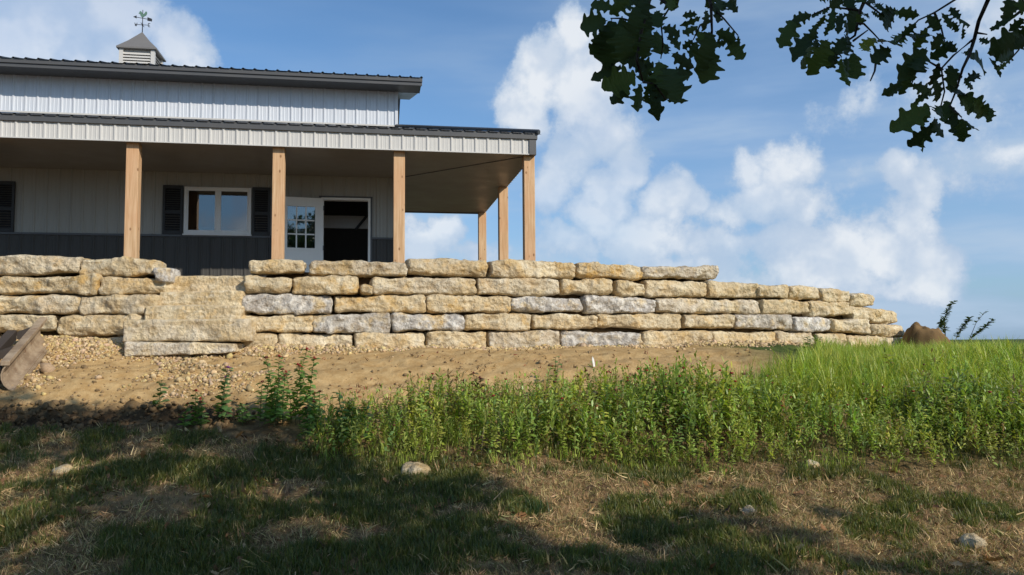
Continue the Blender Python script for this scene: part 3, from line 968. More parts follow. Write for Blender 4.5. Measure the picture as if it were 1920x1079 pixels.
def stone_mesh(name, L, D, H, rough=1.0, r=.045, skew=(0, 0, 0, 0), seed=0, res=.026):
    """one quarried block, x 0..L, y 0..D (front at 0), z 0..H; skew lifts the corners bl, br, tr, tl"""
    nx = max(6, int(L / res)); ny = max(4, int(D / .07)); nz = max(5, int(H / res))
    p, q = lattice(nx, ny, nz)
    B = np.array([L, D, H])
    P = p * B
    rr = min(r, H * .3, L * .3)
    inner = np.clip(P, rr, B - rr)
    d = P - inner
    n = np.linalg.norm(d, axis=1)
    cnt = (np.abs(d) > 1e-6).sum(1)
    k = np.where(cnt > 1, rr / np.maximum(n, 1e-6), 1.0)
    k = np.where(cnt > 1, .35 + .65 * k, 1.0)
    P = inner + d * k[:, None]
    nrm = d / np.maximum(n, 1e-6)[:, None]
    S = P + seed * 13.7
    lo = fbm(S * 2.6, 2) - .5
    mi = fbm(S * 7.5 + 3, 3) - .5
    rid = np.abs(fbm(S * 5.0 + 7, 3) - .5) * 2
    fi = fbm(S * 21 + 11, 2) - .5
    front = np.clip(-nrm[:, 1], 0, 1)
    amp = (lo * .09 + mi * .085 - (rid - .25) * .065 + fi * .04) * rough
    # spalled faces: the nearest of several tilted planes cuts the front back
    rs = np.random.default_rng(seed * 7 + 1)
    cut = np.zeros(len(P))
    for _ in range(int(5 + L * 7)):
        cx_, cz_ = rs.uniform(0, L), rs.uniform(-.1, 1.1) * H
        aa = rs.uniform(0, 2 * PI); sl_ = rs.uniform(.10, .42)
        cut = np.maximum(cut, sl_ * ((P[:, 0] - cx_) * math.cos(aa) * .45 + (P[:, 2] - cz_) * math.sin(aa)) - rs.uniform(.005, .03))
    cut = np.minimum(cut, .075) * rough * np.clip(1 - P[:, 1] / .16, 0, 1)
    vert = np.abs(nrm[:, 2])
    am = np.where(front > .5, 1.0, np.where(vert > .6, .45, .7))
    P = P + nrm * (amp * am)[:, None]
    P[:, 1] += cut
    P[:, 2] += cut * .35 * (.5 - np.clip(P[:, 2] / H, 0, 1)) * 2
    # wavering outline
    u = P[:, 0] / L; v = np.clip(P[:, 2] / H, 0, 1)
    wv = (fbm(np.stack([P[:, 0] * 3 + seed * 5, np.full(len(P), seed * 1.7), P[:, 2] * 0], -1), 3) - .5)
    P[:, 2] += wv * .065 * rough * (v - .5) * 2
    P[:, 2] += (skew[0] * (1 - u) + skew[1] * u) * (1 - v) + (skew[3] * (1 - u) + skew[2] * u) * v
    wh = (fbm(np.stack([P[:, 2] * 5 + seed * 3, np.full(len(P), seed * 2.7), P[:, 0] * 0], -1), 2) - .5)
    P[:, 0] += wh * .05 * rough
    return np_mesh(name, P, q, None, True)

def place_stone(parent, x0, x1, y0, y1, back=0.0, depth=.5, grey=.15, och=.5, bright=.5, seed=0, skew=None, rough=1.0, r=.06, gap=4.5, name='stone'):
    """block whose front shows between photograph columns x0..x1 and rows y0..y1 on the wall curve"""
    def foot(px, py):
        d = ray(px, py)
        Y = np.arange(10.5, 17.5, .005)
        f = wall_y(d[0] * Y) + back - Y
        i = int(np.argmax(f <= 0))
        return np.array([d[0] * Y[i], Y[i]]), EYE + d[2] * Y[i]
    ym = (y0 + y1) / 2
    a, _ = foot(x0 + gap * .5, ym)
    b, _ = foot(x1 - gap * .5, ym)
    xm = (x0 + x1) / 2
    _, zt = foot(xm, y0)
    _, zb = foot(xm, y1)
    L = float(np.linalg.norm(b - a)); H = float(zt - zb)
    rs = random.Random(seed)
    if skew is None:
        skew = [rs.uniform(-.012, .028), rs.uniform(-.012, .028), rs.uniform(-.028, .010), rs.uniform(-.028, .010)]
    me = stone_mesh(name, L, depth, H, rough, r, skew, seed)
    o = link(name, me, parent, M_STONE)
    o.location = (a[0], a[1], zb)
    o.rotation_euler = (rs.uniform(-.03, .015), rs.uniform(-.006, .006), math.atan2(b[1] - a[1], b[0] - a[0]) + rs.uniform(-.012, .012))
    o.color = (grey, och, bright, 1)
    return o

wallL = empty('retaining_wall', (0, 0, 0), label='short run of dry-laid limestone block wall left of the stone steps', cat='stone wall', group='limestone retaining walls')
wallR = empty('retaining_wall', (0, 0, 0), label='long curving dry-laid limestone block wall right of the stone steps', cat='stone wall', group='limestone retaining walls')
LEFT = [
    # x0, x1, ytop, ybottom, course, grey, ochre, bright
    (-150, -20, 478, 514, 4, .1, .4, .5), (-22, 147, 478, 515, 4, .25, .55, .6), (142, 291, 481, 517, 4, .15, .6, .55), (286, 317, 500, 533, 3.6, .9, .2, .8),
    (-150, -12, 514, 551, 3, .1, .3, .5), (-14, 181, 514, 552, 3, .05, .75, .5), (181, 309, 517, 554, 3, .1, .55, .55),
    (-150, -20, 552, 588, 2, .2, .4, .5), (-25, 146, 552, 589, 2, .3, .55, .62), (146, 296, 553, 591, 2, .25, .3, .6),
    (-150, -40, 590, 626, 1, .2, .4, .5), (-42, 101, 589, 625, 1, .1, .45, .5), (102, 272, 590, 631, 1, .1, .35, .62),
    (-150, -10, 627, 660, 0, .2, .4, .5), (-10, 120, 628, 660, 0, .1, .45, .5), (122, 262, 632, 664, 0, .1, .35, .6),
]
RIGHT = [
    (462, 569, 482, 514, 4, .1, .5, .68), (579, 764, 486, 519, 4.4, .35, .6, .40), (766, 919, 485, 518, 4, .15, .55, .5), (920, 1084, 487, 522, 4, .2, .45, .58), (1085, 1211, 493, 524, 4, .05, .9, .55), (1210, 1352, 496, 526, 4, .5, .25, .55),
    (455, 546, 516, 552, 3, .1, .4, .42), (546, 673, 517, 554, 3, .05, .7, .6), (674, 701, 533, 553, 2.4, .1, .9, .5), (698, 897, 518, 554, 3, .35, .4, .5), (897, 1055, 518, 553, 3, .25, .6, .5), (1054, 1154, 521, 554, 3, .15, .6, .55), (1157, 1216, 526, 556, 2.8, .1, .4, .5), (1214, 1329, 525, 557, 3, .15, .4, .6), (1329, 1428, 528, 558, 3, .1, .4, .6), (1424, 1484, 533, 560, 2.8, .1, .4, .48), (1483, 1546, 536, 564, 3, .1, .4, .55), (1544, 1602, 542, 569, 3, .1, .4, .6), (1600, 1643, 551, 577, 3, .1, .4, .6),
    (447, 622, 552, 589, 2, .85, .5, .72), (625, 801, 552, 588, 2, .1, .6, .6), (799, 962, 552, 587, 2, .1, .75, .6), (962, 1098, 555, 587, 2, 1.1, .15, .85), (1100, 1237, 556, 588, 2, 1.1, .2, .9), (1236, 1432, 558, 588, 2, .5, .3, .75), (1430, 1526, 560, 590, 2, .1, .5, .6), (1524, 1604, 563, 594, 2, .1, .5, .55), (1602, 1644, 574, 602, 2, .1, .4, .6), (1642, 1693, 580, 608, 2, .1, .5, .7),
    (444, 586, 588, 625, 1, .1, .55, .65), (585, 736, 588, 627, 1, .8, .3, .55), (735, 872, 587, 622, 1, .95, .5, .72), (872, 1001, 586, 621, 1, .15, .7, .55), (1002, 1126, 588, 618, 1, .15, .4, .6), (1124, 1286, 588, 619, 1, .1, .55, .52), (1286, 1386, 588, 619, 1, .3, .7, .62), (1386, 1492, 588, 620, 1, .75, .3, .65), (1493, 1567, 593, 624, 1, .95, .2, 1.0), (1566, 1640, 597, 627, 1, .35, .5, .7), (1638, 1667, 605, 631, 1, .3, .3, .5), (1665, 1702, 608, 635, 1, .1, .4, .7),
    (452, 520, 625, 658, 0, .1, .4, .6), (517, 660, 625, 662, 0, .2, .3, .75), (663, 799, 623, 660, 0, .1, .5, .7), (799, 916, 621, 658, 0, .1, .55, .58), (918, 1055, 620, 658, 0, .45, .3, .6), (1055, 1211, 620, 657, 0, .9, .7, .7), (1209, 1343, 621, 658, 0, .15, .4, .6), (1342, 1461, 620, 655, 0, .1, .4, .65), (1462, 1532, 622, 655, 0, .3, .4, .6), (1535, 1598, 624, 657, 0, .1, .4, .68), (1597, 1664, 628, 659, 0, .1, .45, .65), (1664, 1701, 632, 661, 0, .4, .2, .85),
]
sd = 1
for wl, rows in ((wallL, LEFT), (wallR, RIGHT)):
    for (x0, x1, y0, y1, c, g1, o1, b1) in rows:
        sd += 1
        place_stone(wl, x0, x1, y0 + .4, y1 - .9, back=.035 * c - .04, depth=.52, grey=g1, och=o1, bright=b1, seed=sd)
# stones of the return that runs back round the right end
for c, (z0, z1) in enumerate(((-.27, .0), (.0, .28), (.28, .56))):
    for k in range(3):
        sd += 1
        o = link('stone', stone_mesh('stone', .95, .5, z1 - z0, 1, .045, [random.uniform(-.015, .015) for _ in range(4)], sd), wallR, M_STONE)
        o.location = (7.72 - .03 * c - .12 * k, 16.25 + k * .97 - .1 * c, EYE + z0 - .02 * k)
        o.rotation_euler = (0, 0, R_(97))
        o.color = (.2, .4, .6, 1)

# steps in the gap of the wall
steps = empty('stone_steps', tuple(at(345, 660, 11.4)), label='flight of broad pale limestone steps climbing through the gap in the wall', cat='steps')
bx, by, bz = steps.location
for i, (x0, x1, y0, y1, Y, g1, o1, b1) in enumerate((
        (300, 466, 515, 560, 11.95, .1, .3, .72), (296, 452, 545, 578, 11.74, .1, .25, .70), (268, 446, 572, 604, 11.52, .1, .35, .72),
        (228, 458, 598, 642, 11.25, .3, .15, .70), (230, 433, 641, 668, 11.12, .55, .1, .80))):
    a, b = at(x0, (y0 + y1) / 2, Y), at(x1, (y0 + y1) / 2, Y)
    zt, zb = at((x0 + x1) / 2, y0, Y)[2], at((x0 + x1) / 2, y1, Y)[2]
    me = stone_mesh('step_block', float(b[0] - a[0]), .75, float(zt - zb), .55, .035, [(-.01, .03, 0, .0), (0, 0, 0, 0)][i != 4] if i != 4 else (-.03, .045, -.035, .01), 900 + i, .024)
    o = link('step_block', me, steps, M_STONE)
    o.location = (a[0] - bx, a[1] - by, zb - bz)
    o.rotation_euler = (0, 0, (.0, .01, -.008, .012, .05)[i])
    o.color = (g1, o1, b1, 1)

# ------------------------------------------------------------------ scatter helpers
def scatter(name, temps, pos, scale, rz, tilt, tint, mat, pick=None, parent=None, smooth=False, kind='stuff'):
    """many small copies of template meshes (verts, tris, per-vertex colour factor or None) in one mesh"""
    n = len(pos)
    if pick is None:
        pick = rng.integers(0, len(temps), n)
    Vs, Ts, Cs = [], [], []
    base = 0
    for k, tp in enumerate(temps):
        tv, tt, tcx = tp
        m = np.where(pick == k)[0]
        if not len(m): continue
        s = np.asarray(scale)[m]
        if s.ndim == 1: s = np.repeat(s[:, None], 3, 1)
        v = tv[None] * s[:, None, :]
        ta, tb = tilt[m, 0], tilt[m, 1]           # tilt about x, then about y
        c, q = np.cos(ta)[:, None], np.sin(ta)[:, None]
        v = np.stack([v[..., 0], v[..., 1] * c - v[..., 2] * q, v[..., 1] * q + v[..., 2] * c], -1)
        c, q = np.cos(tb)[:, None], np.sin(tb)[:, None]
        v = np.stack([v[..., 0] * c + v[..., 2] * q, v[..., 1], -v[..., 0] * q + v[..., 2] * c], -1)
        c, q = np.cos(rz[m])[:, None], np.sin(rz[m])[:, None]
        v = np.stack([v[..., 0] * c - v[..., 1] * q, v[..., 0] * q + v[..., 1] * c, v[..., 2]], -1)
        v = v + pos[m][:, None, :]
        col = np.repeat(tint[m][:, None, :], len(tv), 1)
        if tcx is not None:
            # templates may carry their own colour where alpha is 1 (stems, flowers)
            al = tcx[None, :, 3:4]
            col = col * (1 - al) + tcx[None, :, :3] * al
        t = tt[None] + (np.arange(len(m)) * len(tv))[:, None, None] + base
        base += len(m) * len(tv)
        Vs.append(v.reshape(-1, 3)); Ts.append(t.reshape(-1, 3)); Cs.append(col.reshape(-1, 3))
    me = np_mesh(name, np.concatenate(Vs), np.concatenate(Ts), np.concatenate(Cs), smooth)
    o = link(name, me, parent, mat)
    if kind: o['kind'] = kind
    return o

def ico(seed, flat=.7):
    r = np.random.default_rng(seed)
    t = (1 + 5 ** .5) / 2
    v = np.array([(-1, t, 0), (1, t, 0), (-1, -t, 0), (1, -t, 0), (0, -1, t), (0, 1, t), (0, -1, -t), (0, 1, -t), (t, 0, -1), (t, 0, 1), (-t, 0, -1), (-t, 0, 1)], float)
    v /= np.linalg.norm(v[0])
    v *= r.uniform(.7, 1.2, (12, 1))
    v *= np.array([r.uniform(.8, 1.2), r.uniform(.7, 1.1), flat])
    f = np.array([(0, 11, 5), (0, 5, 1), (0, 1, 7), (0, 7, 10), (0, 10, 11), (1, 5, 9), (5, 11, 4), (11, 10, 2), (10, 7, 6), (7, 1, 8), (3, 9, 4), (3, 4, 2), (3, 2, 6), (3, 6, 8), (3, 8, 9), (4, 9, 5), (2, 4, 11), (6, 2, 10), (8, 6, 7), (9, 8, 1)])
    return v, f, None
ICO = [ico(i) for i in range(6)]

def ribbon(path, width, side):
    """flat strip along path (k,3) with half width per point, along side vector; tris"""
    path = np.asarray(path, float); width = np.asarray(width, float)
    side = np.asarray(side, float)
    L = path - side * width[:, None]; Rr = path + side * width[:, None]
    k = len(path)
    v = np.empty((2 * k, 3)); v[0::2] = L; v[1::2] = Rr
    f = []
    for i in range(k - 1):
        f += [(2 * i, 2 * i + 1, 2 * i + 3), (2 * i, 2 * i + 3, 2 * i + 2)]
    return v, np.array(f)

def join(parts):
    """parts: (verts, tris, colour(3) or None) -> template"""
    V_, T_, C_, b = [], [], [], 0
    for v, f, c in parts:
        V_.append(v); T_.append(f + b); b += len(v)
        C_.append(np.tile(np.array([0, 0, 0, 0.]) if c is None else np.array([*c, 1.]), (len(v), 1)))
    return np.concatenate(V_), np.concatenate(T_), np.concatenate(C_)

def blade(h, w, bend, k=3):
    t = np.linspace(0, 1, k + 1)
    path = np.stack([np.zeros(k + 1), bend * h * t ** 2, h * t * (1 - .35 * abs(bend) * t)], -1)
    return ribbon(path, w * (1 - t ** 1.5) + .0003, (1, 0, 0))

def tuft(n, h, w, spread, seed):
    r = np.random.default_rng(seed)
    parts = []
    for i in range(n):
        v, f = blade(h * r.uniform(.55, 1.1), w * r.uniform(.7, 1.2), r.uniform(.1, .7))
        a = r.uniform(0, 2 * PI)
        c, s = math.cos(a), math.sin(a)
        v = v @ np.array([[c, s, 0], [-s, c, 0], [0, 0, 1]])
        v[:, 0] += r.normal(0, spread); v[:, 1] += r.normal(0, spread)
        parts.append((v, f, None))
    return join(parts)

def lobed(n=9, seed=0, ln=1.0):
    """oak leaf in the xy plane, stalk at 0, tip at +x; (verts, tris)"""
    r = np.random.default_rng(seed)
    K = 4 * n + 1
    t = np.linspace(0, 1, K)
    env = (.045 + .27 * np.sin(PI * np.clip(t, 0, 1) ** 1.3) ** .75) * (t > .08) + .012
    out = []
    for sgn in (-1, 1):
        ph = r.uniform(-.3, .3)
        lob = .70 + .42 * np.cos(2 * PI * (t * 3.6 + ph)) + r.normal(0, .03, K)
        w = env * np.clip(lob, .56, 1.02)
        w[-1] = .01
        out.append(w * sgn)
    curl = r.uniform(-.45, .45); cup = r.uniform(-.4, .6)
    x = t * ln
    mid = np.stack([x, 0 * t, curl * t ** 2 - .05 * np.sin(3 * t)], -1)
    Ls = np.stack([x - .10 * np.abs(out[0]), out[0], mid[:, 2] + cup * np.abs(out[0]) + r.normal(0, .015, K)], -1)
    Rs = np.stack([x - .10 * np.abs(out[1]), out[1], mid[:, 2] + cup * np.abs(out[1]) * .8 + r.normal(0, .015, K)], -1)
    v = np.concatenate([Ls, mid, Rs])
    f = []
    for i in range(K - 1):
        f += [(i, K + i, K + i + 1), (i, K + i + 1, i + 1), (K + i, 2 * K + i, 2 * K + i + 1), (K + i, 2 * K + i + 1, K + i + 1)]
    return v, np.array(f)
def on_ground(X, Y, dz=0.0):
    return np.stack([X, Y, zg(X, Y) + dz], -1)
def rnd_tilt(n, s):
    return rng.normal(0, s, (n, 2))
def px_of(P):
    d = P - np.array([0, 0, EYE])
    f = d[:, 1] * math.cos(PITCH) + d[:, 2] * math.sin(PITCH)
    v = -d[:, 1] * math.sin(PITCH) + d[:, 2] * math.cos(PITCH)
    x, y = d[:, 0] / f, v / f
    x, y = x * math.cos(ROLL) - y * math.sin(ROLL), x * math.sin(ROLL) + y * math.cos(ROLL)
    return 960 + x * FOC, 539.5 - y * FOC

# gravel along the foot of the wall and spilled in front of the steps
def gravel():
    n = 130000
    X = rng.uniform(-8, 8, n)
    d = np.abs(rng.exponential(.30, n))
    far = rng.random(n) < .45
    d = np.where(far & (X < -3), rng.uniform(0, 2.3, n), d)
    Y = wall_y(X) - d + .1
    P2 = np.stack([X, Y, X * 0], -1)
    m = fbm(P2 * 1.5 + 2, 3)
    band = np.interp(X, [-8, -6.5, -5, -4, -3.3, -2.6, -1.5, 0, 2.4, 3.4, 5.0, 6.0, 7.4], [1, 1, .9, .9, .8, .8, .75, .7, .65, 1, 1, .9, .5])
    keep = np.where(d < .7, rng.random(n) < band * np.clip(1.1 - d / (.30 + .45 * band), 0, 1), False)
    spill = (X < -3.1) & (d >= .25) & (m > .45 + .06 * np.clip(d - 1.4, 0, 2)) & (rng.random(n) < .85)
    keep |= spill
    keep |= rng.random(n) < .012
    keep &= Y > 9.2
    X, Y = X[keep][:30000], Y[keep][:30000]
    k = len(X)
    s = np.exp(rng.normal(math.log(.0145), .45, k))
    P = on_ground(X, Y)
    P[:, 2] += s * .35
    tint = np.array([.58, .43, .225]) * rng.uniform(.65, 1.25, (k, 1)) * np.stack([np.ones(k), rng.uniform(.92, 1.06, k), rng.uniform(.8, 1.25, k)], -1)
    o = scatter('gravel', ICO, P, s, rng.uniform(0, 6.28, k), rnd_tilt(k, .6), np.clip(tint, 0, .8), M_PEBBLE)
    tag(o, 'pale tan crushed limestone gravel spilled along the foot of the wall', 'gravel')
gravel()

# clods of dug earth
def clods():
    n = 5200
    X = rng.uniform(-7.5, 3.6, n)
    Y = np.where(rng.random(n) < .62, 9.05 + rng.normal(0, .24, n), rng.uniform(8.6, 11.3, n))
    keep = (X < -3.1) | (rng.random(n) < .28)
    X, Y = X[keep], Y[keep]
    k = len(X)
    s = np.clip(np.exp(rng.normal(math.log(.016), .5, k)), 0, .045)
    dark = np.exp(-((Y - 9.0) / .35) ** 2) * (X < -2.8)
    s = s * (1 + .35 * dark)
    P = on_ground(X, Y)
    P[:, 2] += s * .2
    a, b = np.array([.09, .055, .028]), np.array([.30, .20, .10])
    tint = (a * dark[:, None] + b * (1 - dark[:, None])) * rng.uniform(.6, 1.4, (k, 1))
    o = scatter('soil_clods', ICO, P, s, rng.uniform(0, 6.28, k), rnd_tilt(k, .6), tint, M_PEBBLE)
    tag(o, 'dark and tan clods of freshly dug soil along the low bank', 'soil')
clods()

def debris():
    n = 2600
    X = rng.uniform(-2.6, 4.0, n); Y = rng.uniform(8.9, 11.2, n)
    P2 = np.stack([X, Y, X * 0], -1)
    m = (fbm(P2 * 1.7 + 21, 3) > .46) & (rng.random(n) < np.interp(Y, [8.9, 10, 11.2], [.9, .55, .15]))
    X, Y = X[m], Y[m]
    k = len(X)
    T_ = [tuft(2, 1.0, .10, .2, 400 + i) for i in range(6)]
    cols = np.array([(.20, .085, .04), (.13, .075, .04), (.30, .20, .09), (.24, .06, .035)])
    c = cols[rng.integers(0, 4, k)] * rng.uniform(.6, 1.3, (k, 1))
    o = scatter('dead_stalks', T_, on_ground(X, Y, .004), rng.uniform(.03, .085, k), rng.uniform(0, 6.28, k), rng.normal(0, .8, (k, 2)), c, M_DRY)
    tag(o, 'rusty dead stalks and leaf scraps on the dirt behind the weeds', 'dead stalks')

# ------------------------------------------------------------------ turf in the foreground
GREENS = np.array([(.13, .15, .032), (.17, .18, .042), (.23, .205, .065), (.09, .125, .035)])
STRAWS = np.array([(.58, .43, .19), (.68, .53, .26), (.40, .27, .12), (.44, .41, .16)])
def weed_zone(X, Y):
    """1 inside the bed of leafy weeds"""
    P2 = np.stack([X, Y, X * 0], -1)
    n = (fbm(P2 * 1.6 + 5, 3) - .5)
    n3 = (fbm(P2 * 4 + 1, 2) - .5) * .35
    near = np.interp(X, [-2.2, -1.2, 2, 5.5, 9], [8.0, 7.75, 7.58, 7.55, 7.5]) + n * .35 + n3
    far = np.interp(X, [-2.2, -1.6, -.9, 0, 2.2, 3.0, 4.3, 5.6, 9], [8.6, 8.95, 9.2, 9.45, 9.5, 9.6, 10.1, 10.5, 10.6]) + n * .7 + n3
    return (Y > near) & (Y < far) & (X + n * .8 > -2.0)
def tall_zone(X, Y):
    P2 = np.stack([X, Y, X * 0], -1)
    n = (fbm(P2 * 1.2 + 15, 3) - .5)
    d = wall_y(np.minimum(X, 7.6)) - Y
    right = (X + n * .8 > 2.0 + np.clip(11.0 - Y, 0, 9) * .15)
    a = (Y > 9.1 + n * .6) & right & (Y < np.interp(X, [2, 2.5, 3.2, 3.7, 4.3, 5, 6, 8], [9.5, 9.6, 9.75, 10.2, 11.3, 13, 14.6, 18]) + n * .8) & (d > .3)
    b = (X > 7.9) & (Y > 8.4)
    c = (X + n * .5 > 5.4 + (Y - 8.2) * .05) & (Y > 8.15 + n * .3)
    return (a | b | c) & (Y < 19)
def turf():
    n = 400000
    X = rng.uniform(-6.6, 7.6, n); Y = 4.9 + 5.2 * rng.random(n) ** 1.0
    m = np.abs(X) < Y * .72 + .5
    X, Y = X[m], Y[m]
    P2 = np.stack([X, Y, X * 0], -1)
    patch = fbm(P2 * 2.1 + 40, 4)
    fine = fbm(P2 * 4.5 + 3, 3)
    left = sstep(X, 1.2, -1.2)
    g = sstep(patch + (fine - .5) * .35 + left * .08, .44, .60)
    edge = np.interp(X, [-7, -6, -4, -2.5, 9], [8.75, 8.75, 8.7, 8.3, 8.2])
    lim = Y + (fine - .5) * .6 < edge
    isgreen = rng.random(len(X)) < (.42 + .40 * g)
    keep = lim & (rng.random(len(X)) < np.where(isgreen, .42 + .45 * g, .62)) & ~(weed_zone(X, Y) & (rng.random(len(X)) < .7))
    bare = fbm(P2 * 1.0 + 77, 3)
    keep &= (bare < .62) | (rng.random(len(X)) < .40)
    X, Y, isgreen, g = X[keep], Y[keep], isgreen[keep], g[keep]
    grn = np.where(isgreen)[0]; dry = np.where(~isgreen)[0]
    # green blades: in groups of three
    T3 = [tuft(3, 1.0, .045, .10, 50 + i) for i in range(8)]
    k = len(grn)
    h = rng.uniform(.025, .085, k) * (.6 + .75 * g[grn])
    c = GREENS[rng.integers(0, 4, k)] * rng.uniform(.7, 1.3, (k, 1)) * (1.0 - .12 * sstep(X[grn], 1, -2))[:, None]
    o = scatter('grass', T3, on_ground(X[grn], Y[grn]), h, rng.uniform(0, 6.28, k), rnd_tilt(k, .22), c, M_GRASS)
    tag(o, 'short patchy green grass growing in the shaded foreground', 'grass')
    k = len(dry)
    T1 = [tuft(3, 1.0, .036, .35, 80 + i) for i in range(8)]
    h = np.exp(rng.normal(math.log(.048), .38, k))
    c = STRAWS[rng.integers(0, 4, k)] * rng.uniform(.5, 1.25, (k, 1))
    c[:, 1] *= rng.uniform(.82, 1.0, k)
    o = scatter('dry_grass', T1, on_ground(X[dry], Y[dry], .004), h, rng.uniform(0, 6.28, k), rng.normal(0, .85, (k, 2)), c, M_DRY)
    tag(o, 'dead straw-coloured grass lying matted over the foreground soil', 'dry grass')
turf()
debris()
def leaf_litter():
    n = 3000
    Y = rng.uniform(5.0, 8.6, n); X = rng.uniform(-1, 1, n) * (Y * .70)
    P2 = np.stack([X, Y, X * 0], -1)
    m = rng.random(n) < .25 + .9 * sstep(fbm(P2 * 1.4 + 11, 3), .45, .65)
    X, Y = X[m], Y[m]
    k = len(X)
    T_ = []
    for i in range(6):
        v, f = lobed(3, 500 + i)
        T_.append((v, f, None))
    cols = np.array([(.26, .13, .055), (.17, .085, .04), (.44, .30, .16), (.34, .17, .07), (.12, .07, .035)])
    c = cols[rng.integers(0, 5, k)] * rng.uniform(.6, 1.25, (k, 1))
    o = scatter('leaf_litter', T_, on_ground(X, Y, .022), np.exp(rng.normal(math.log(.05), .35, k)), rng.uniform(0, 6.28, k), rng.normal(0, .45, (k, 2)), c, M_DRY)
    tag(o, 'brown fallen oak leaves littering the foreground grass', 'leaf litter')
leaf_litter()

# ------------------------------------------------------------------ weed bed
def leaf_part(base, a, el, ln, wd, droop=.5):
    """lance leaf from base, heading a, rising el, folded along the midrib"""
    t = np.array([0, .22, .5, .78, 1.0])
    wv = np.array([.12, .75, 1.0, .62, .03]) * wd
    dirh = np.array([math.cos(a), math.sin(a), 0]); up = np.array([0, 0, 1.])
    path = base + np.outer(ln * t * math.cos(el), dirh) + np.outer(ln * (math.sin(el) * t - droop * t ** 2), up)
    side = np.array([-math.sin(a), math.cos(a), 0])
    return ribbon(path, wv, side * .94 + up * .33)
STEM = (.15, .105, .045); STEMG = (.085, .12, .035)
def weed(seed, h=.42, leaves=16, flower=None, lo=.30, upright=True):
    r = np.random.default_rng(seed)
    parts = []
    lean = r.normal(0, .10, 2)
    def pt(t): return np.array([lean[0] * h * t * t, lean[1] * h * t * t, h * t])
    tt = np.linspace(0, 1, 4)
    for sd_ in ((1, 0, 0), (0, 1, 0)):
        v, f = ribbon([pt(t) for t in tt], np.array([.0035, .003, .0025, .0015]), sd_)
        parts.append((v, f, STEM if r.random() < .7 else STEMG))
    a = r.uniform(0, 6.28)
    for i in range(leaves):
        t = lo + (1 - lo) * (i / (leaves - 1)) ** .9
        a += 2.4 + r.normal(0, .3)
        ln = r.uniform(.065, .115) * (1.15 - .5 * t)
        parts.append((*leaf_part(pt(t), a, r.uniform(.45, 1.3) if upright else r.uniform(.0, .8), ln * (1.15 if upright else 1), ln * (.16 if upright else .22), r.uniform(.05, .45) if upright else r.uniform(.2, .6)), None))
    if flower is not None:
        v, f, _ = ico(seed, .6)
        parts.append((v * .020 + pt(1.0) + np.array([0, 0, .008]), f, flower))
    return join(parts)
RED = (.34, .022, .018); RUST = (.16, .045, .02)
WEEDS = [weed(300 + i, .40 + .05 * (i % 3), 12 + 2 * (i % 4), None, .26 + .05 * (i % 4), i % 3 != 0) for i in range(10)]
WEEDS_F = [weed(340 + i, .50, 11, RED if i % 2 else RUST, .3, True) for i in range(4)]
def weeds():
    n = 14500
    X = rng.uniform(-2.4, 9.2, n); Y = rng.uniform(7.4, 12.6, n)
    m = weed_zone(X, Y) & (X < Y * .70 + .4)
    dens = np.where(Y > 9.6, .35, .85)
    dens = dens * (1 - .55 * (tall_zone(X, Y)))
    P2 = np.stack([X, Y, X * 0], -1)
    dens = dens * np.maximum(sstep(fbm(P2 * 2.3 + 60, 3), .26, .46), .8 * (X < 1.5))
    dens = dens * np.interp(Y - np.interp(X, [-2.2, -1.2, 2, 5.5, 9], [8.0, 7.75, 7.58, 7.55, 7.5]), [-.1, .45], [.35, 1])
    m &= rng.random(n) < dens
    X, Y = X[m], Y[m]
    k = len(X)
    P2 = np.stack([X, Y, X * 0], -1)
    hh = (.38 + 1.1 * fbm(P2 * 1.5 + 8, 3)) * rng.uniform(.65, 1.18, k)
    dist = np.interp(Y - np.interp(X, [-2.2, 2, 9], [8.0, 7.6, 7.55]), [-.2, .6, 1.2, 2.2], [.55, 1, .98, .80])
    s = 1.02 * hh * dist * np.interp(X, [-2, 1.5, 3], [1.12, 1.08, 1])
    hue = fbm(P2 * 1.3 + 33, 3)[:, None]
    c = (np.array([.24, .36, .08]) * (1 - hue) + np.array([.46, .50, .10]) * hue) * rng.uniform(.6, 1.35, (k, 1)) * np.stack([rng.uniform(.8, 1.25, k), np.ones(k), rng.uniform(.6, 1.3, k)], -1)
    pick = np.where(rng.random(k) < np.where((X < 2.5) & (Y > 8.7), .16, .03), rng.integers(10, 14, k), rng.integers(0, 10, k))
    dead = rng.random(k) < .05
    c[dead] = np.array([.40, .27, .11]) * rng.uniform(.6, 1.2, (int(dead.sum()), 1))
    o = scatter('weeds', WEEDS + WEEDS_F, on_ground(X, Y), s, rng.uniform(0, 6.28, k), rnd_tilt(k, .09), c, M_PLANT, pick)
    tag(o, 'dense bed of knee-high leafy green weeds with few red flowers', 'weeds')
weeds()
def bed_grass():
    # coarse grass growing up between the weeds
    n = 9000
    X = rng.uniform(-2.4, 9.2, n); Y = rng.uniform(7.5, 11, n)
    P2 = np.stack([X, Y, X * 0], -1)
    m = weed_zone(X, Y) & (X < Y * .70 + .4) & (fbm(P2 * 1.9 + 70, 3) > .47)
    X, Y = X[m], Y[m]
    k = len(X)
    TT = [tuft(6, 1.0, .026, .10, 160 + i) for i in range(8)]
    s_ = rng.uniform(.10, .27, k) * np.interp(Y, [7.7, 8.3, 9], [.6, 1, 1.15])
    straw = rng.random(k) < .14
    c = np.where(straw[:, None], STRAWS[rng.integers(0, 4, k)], np.array([.38, .46, .085])) * rng.uniform(.6, 1.3, (k, 1))
    o = scatter('bed_grass', TT, on_ground(X, Y), s_, rng.uniform(0, 6.28, k), rnd_tilt(k, .16), c, M_GRASS)
    tag(o, 'coarse light green grass growing up between the leafy weeds', 'grass')
bed_grass()
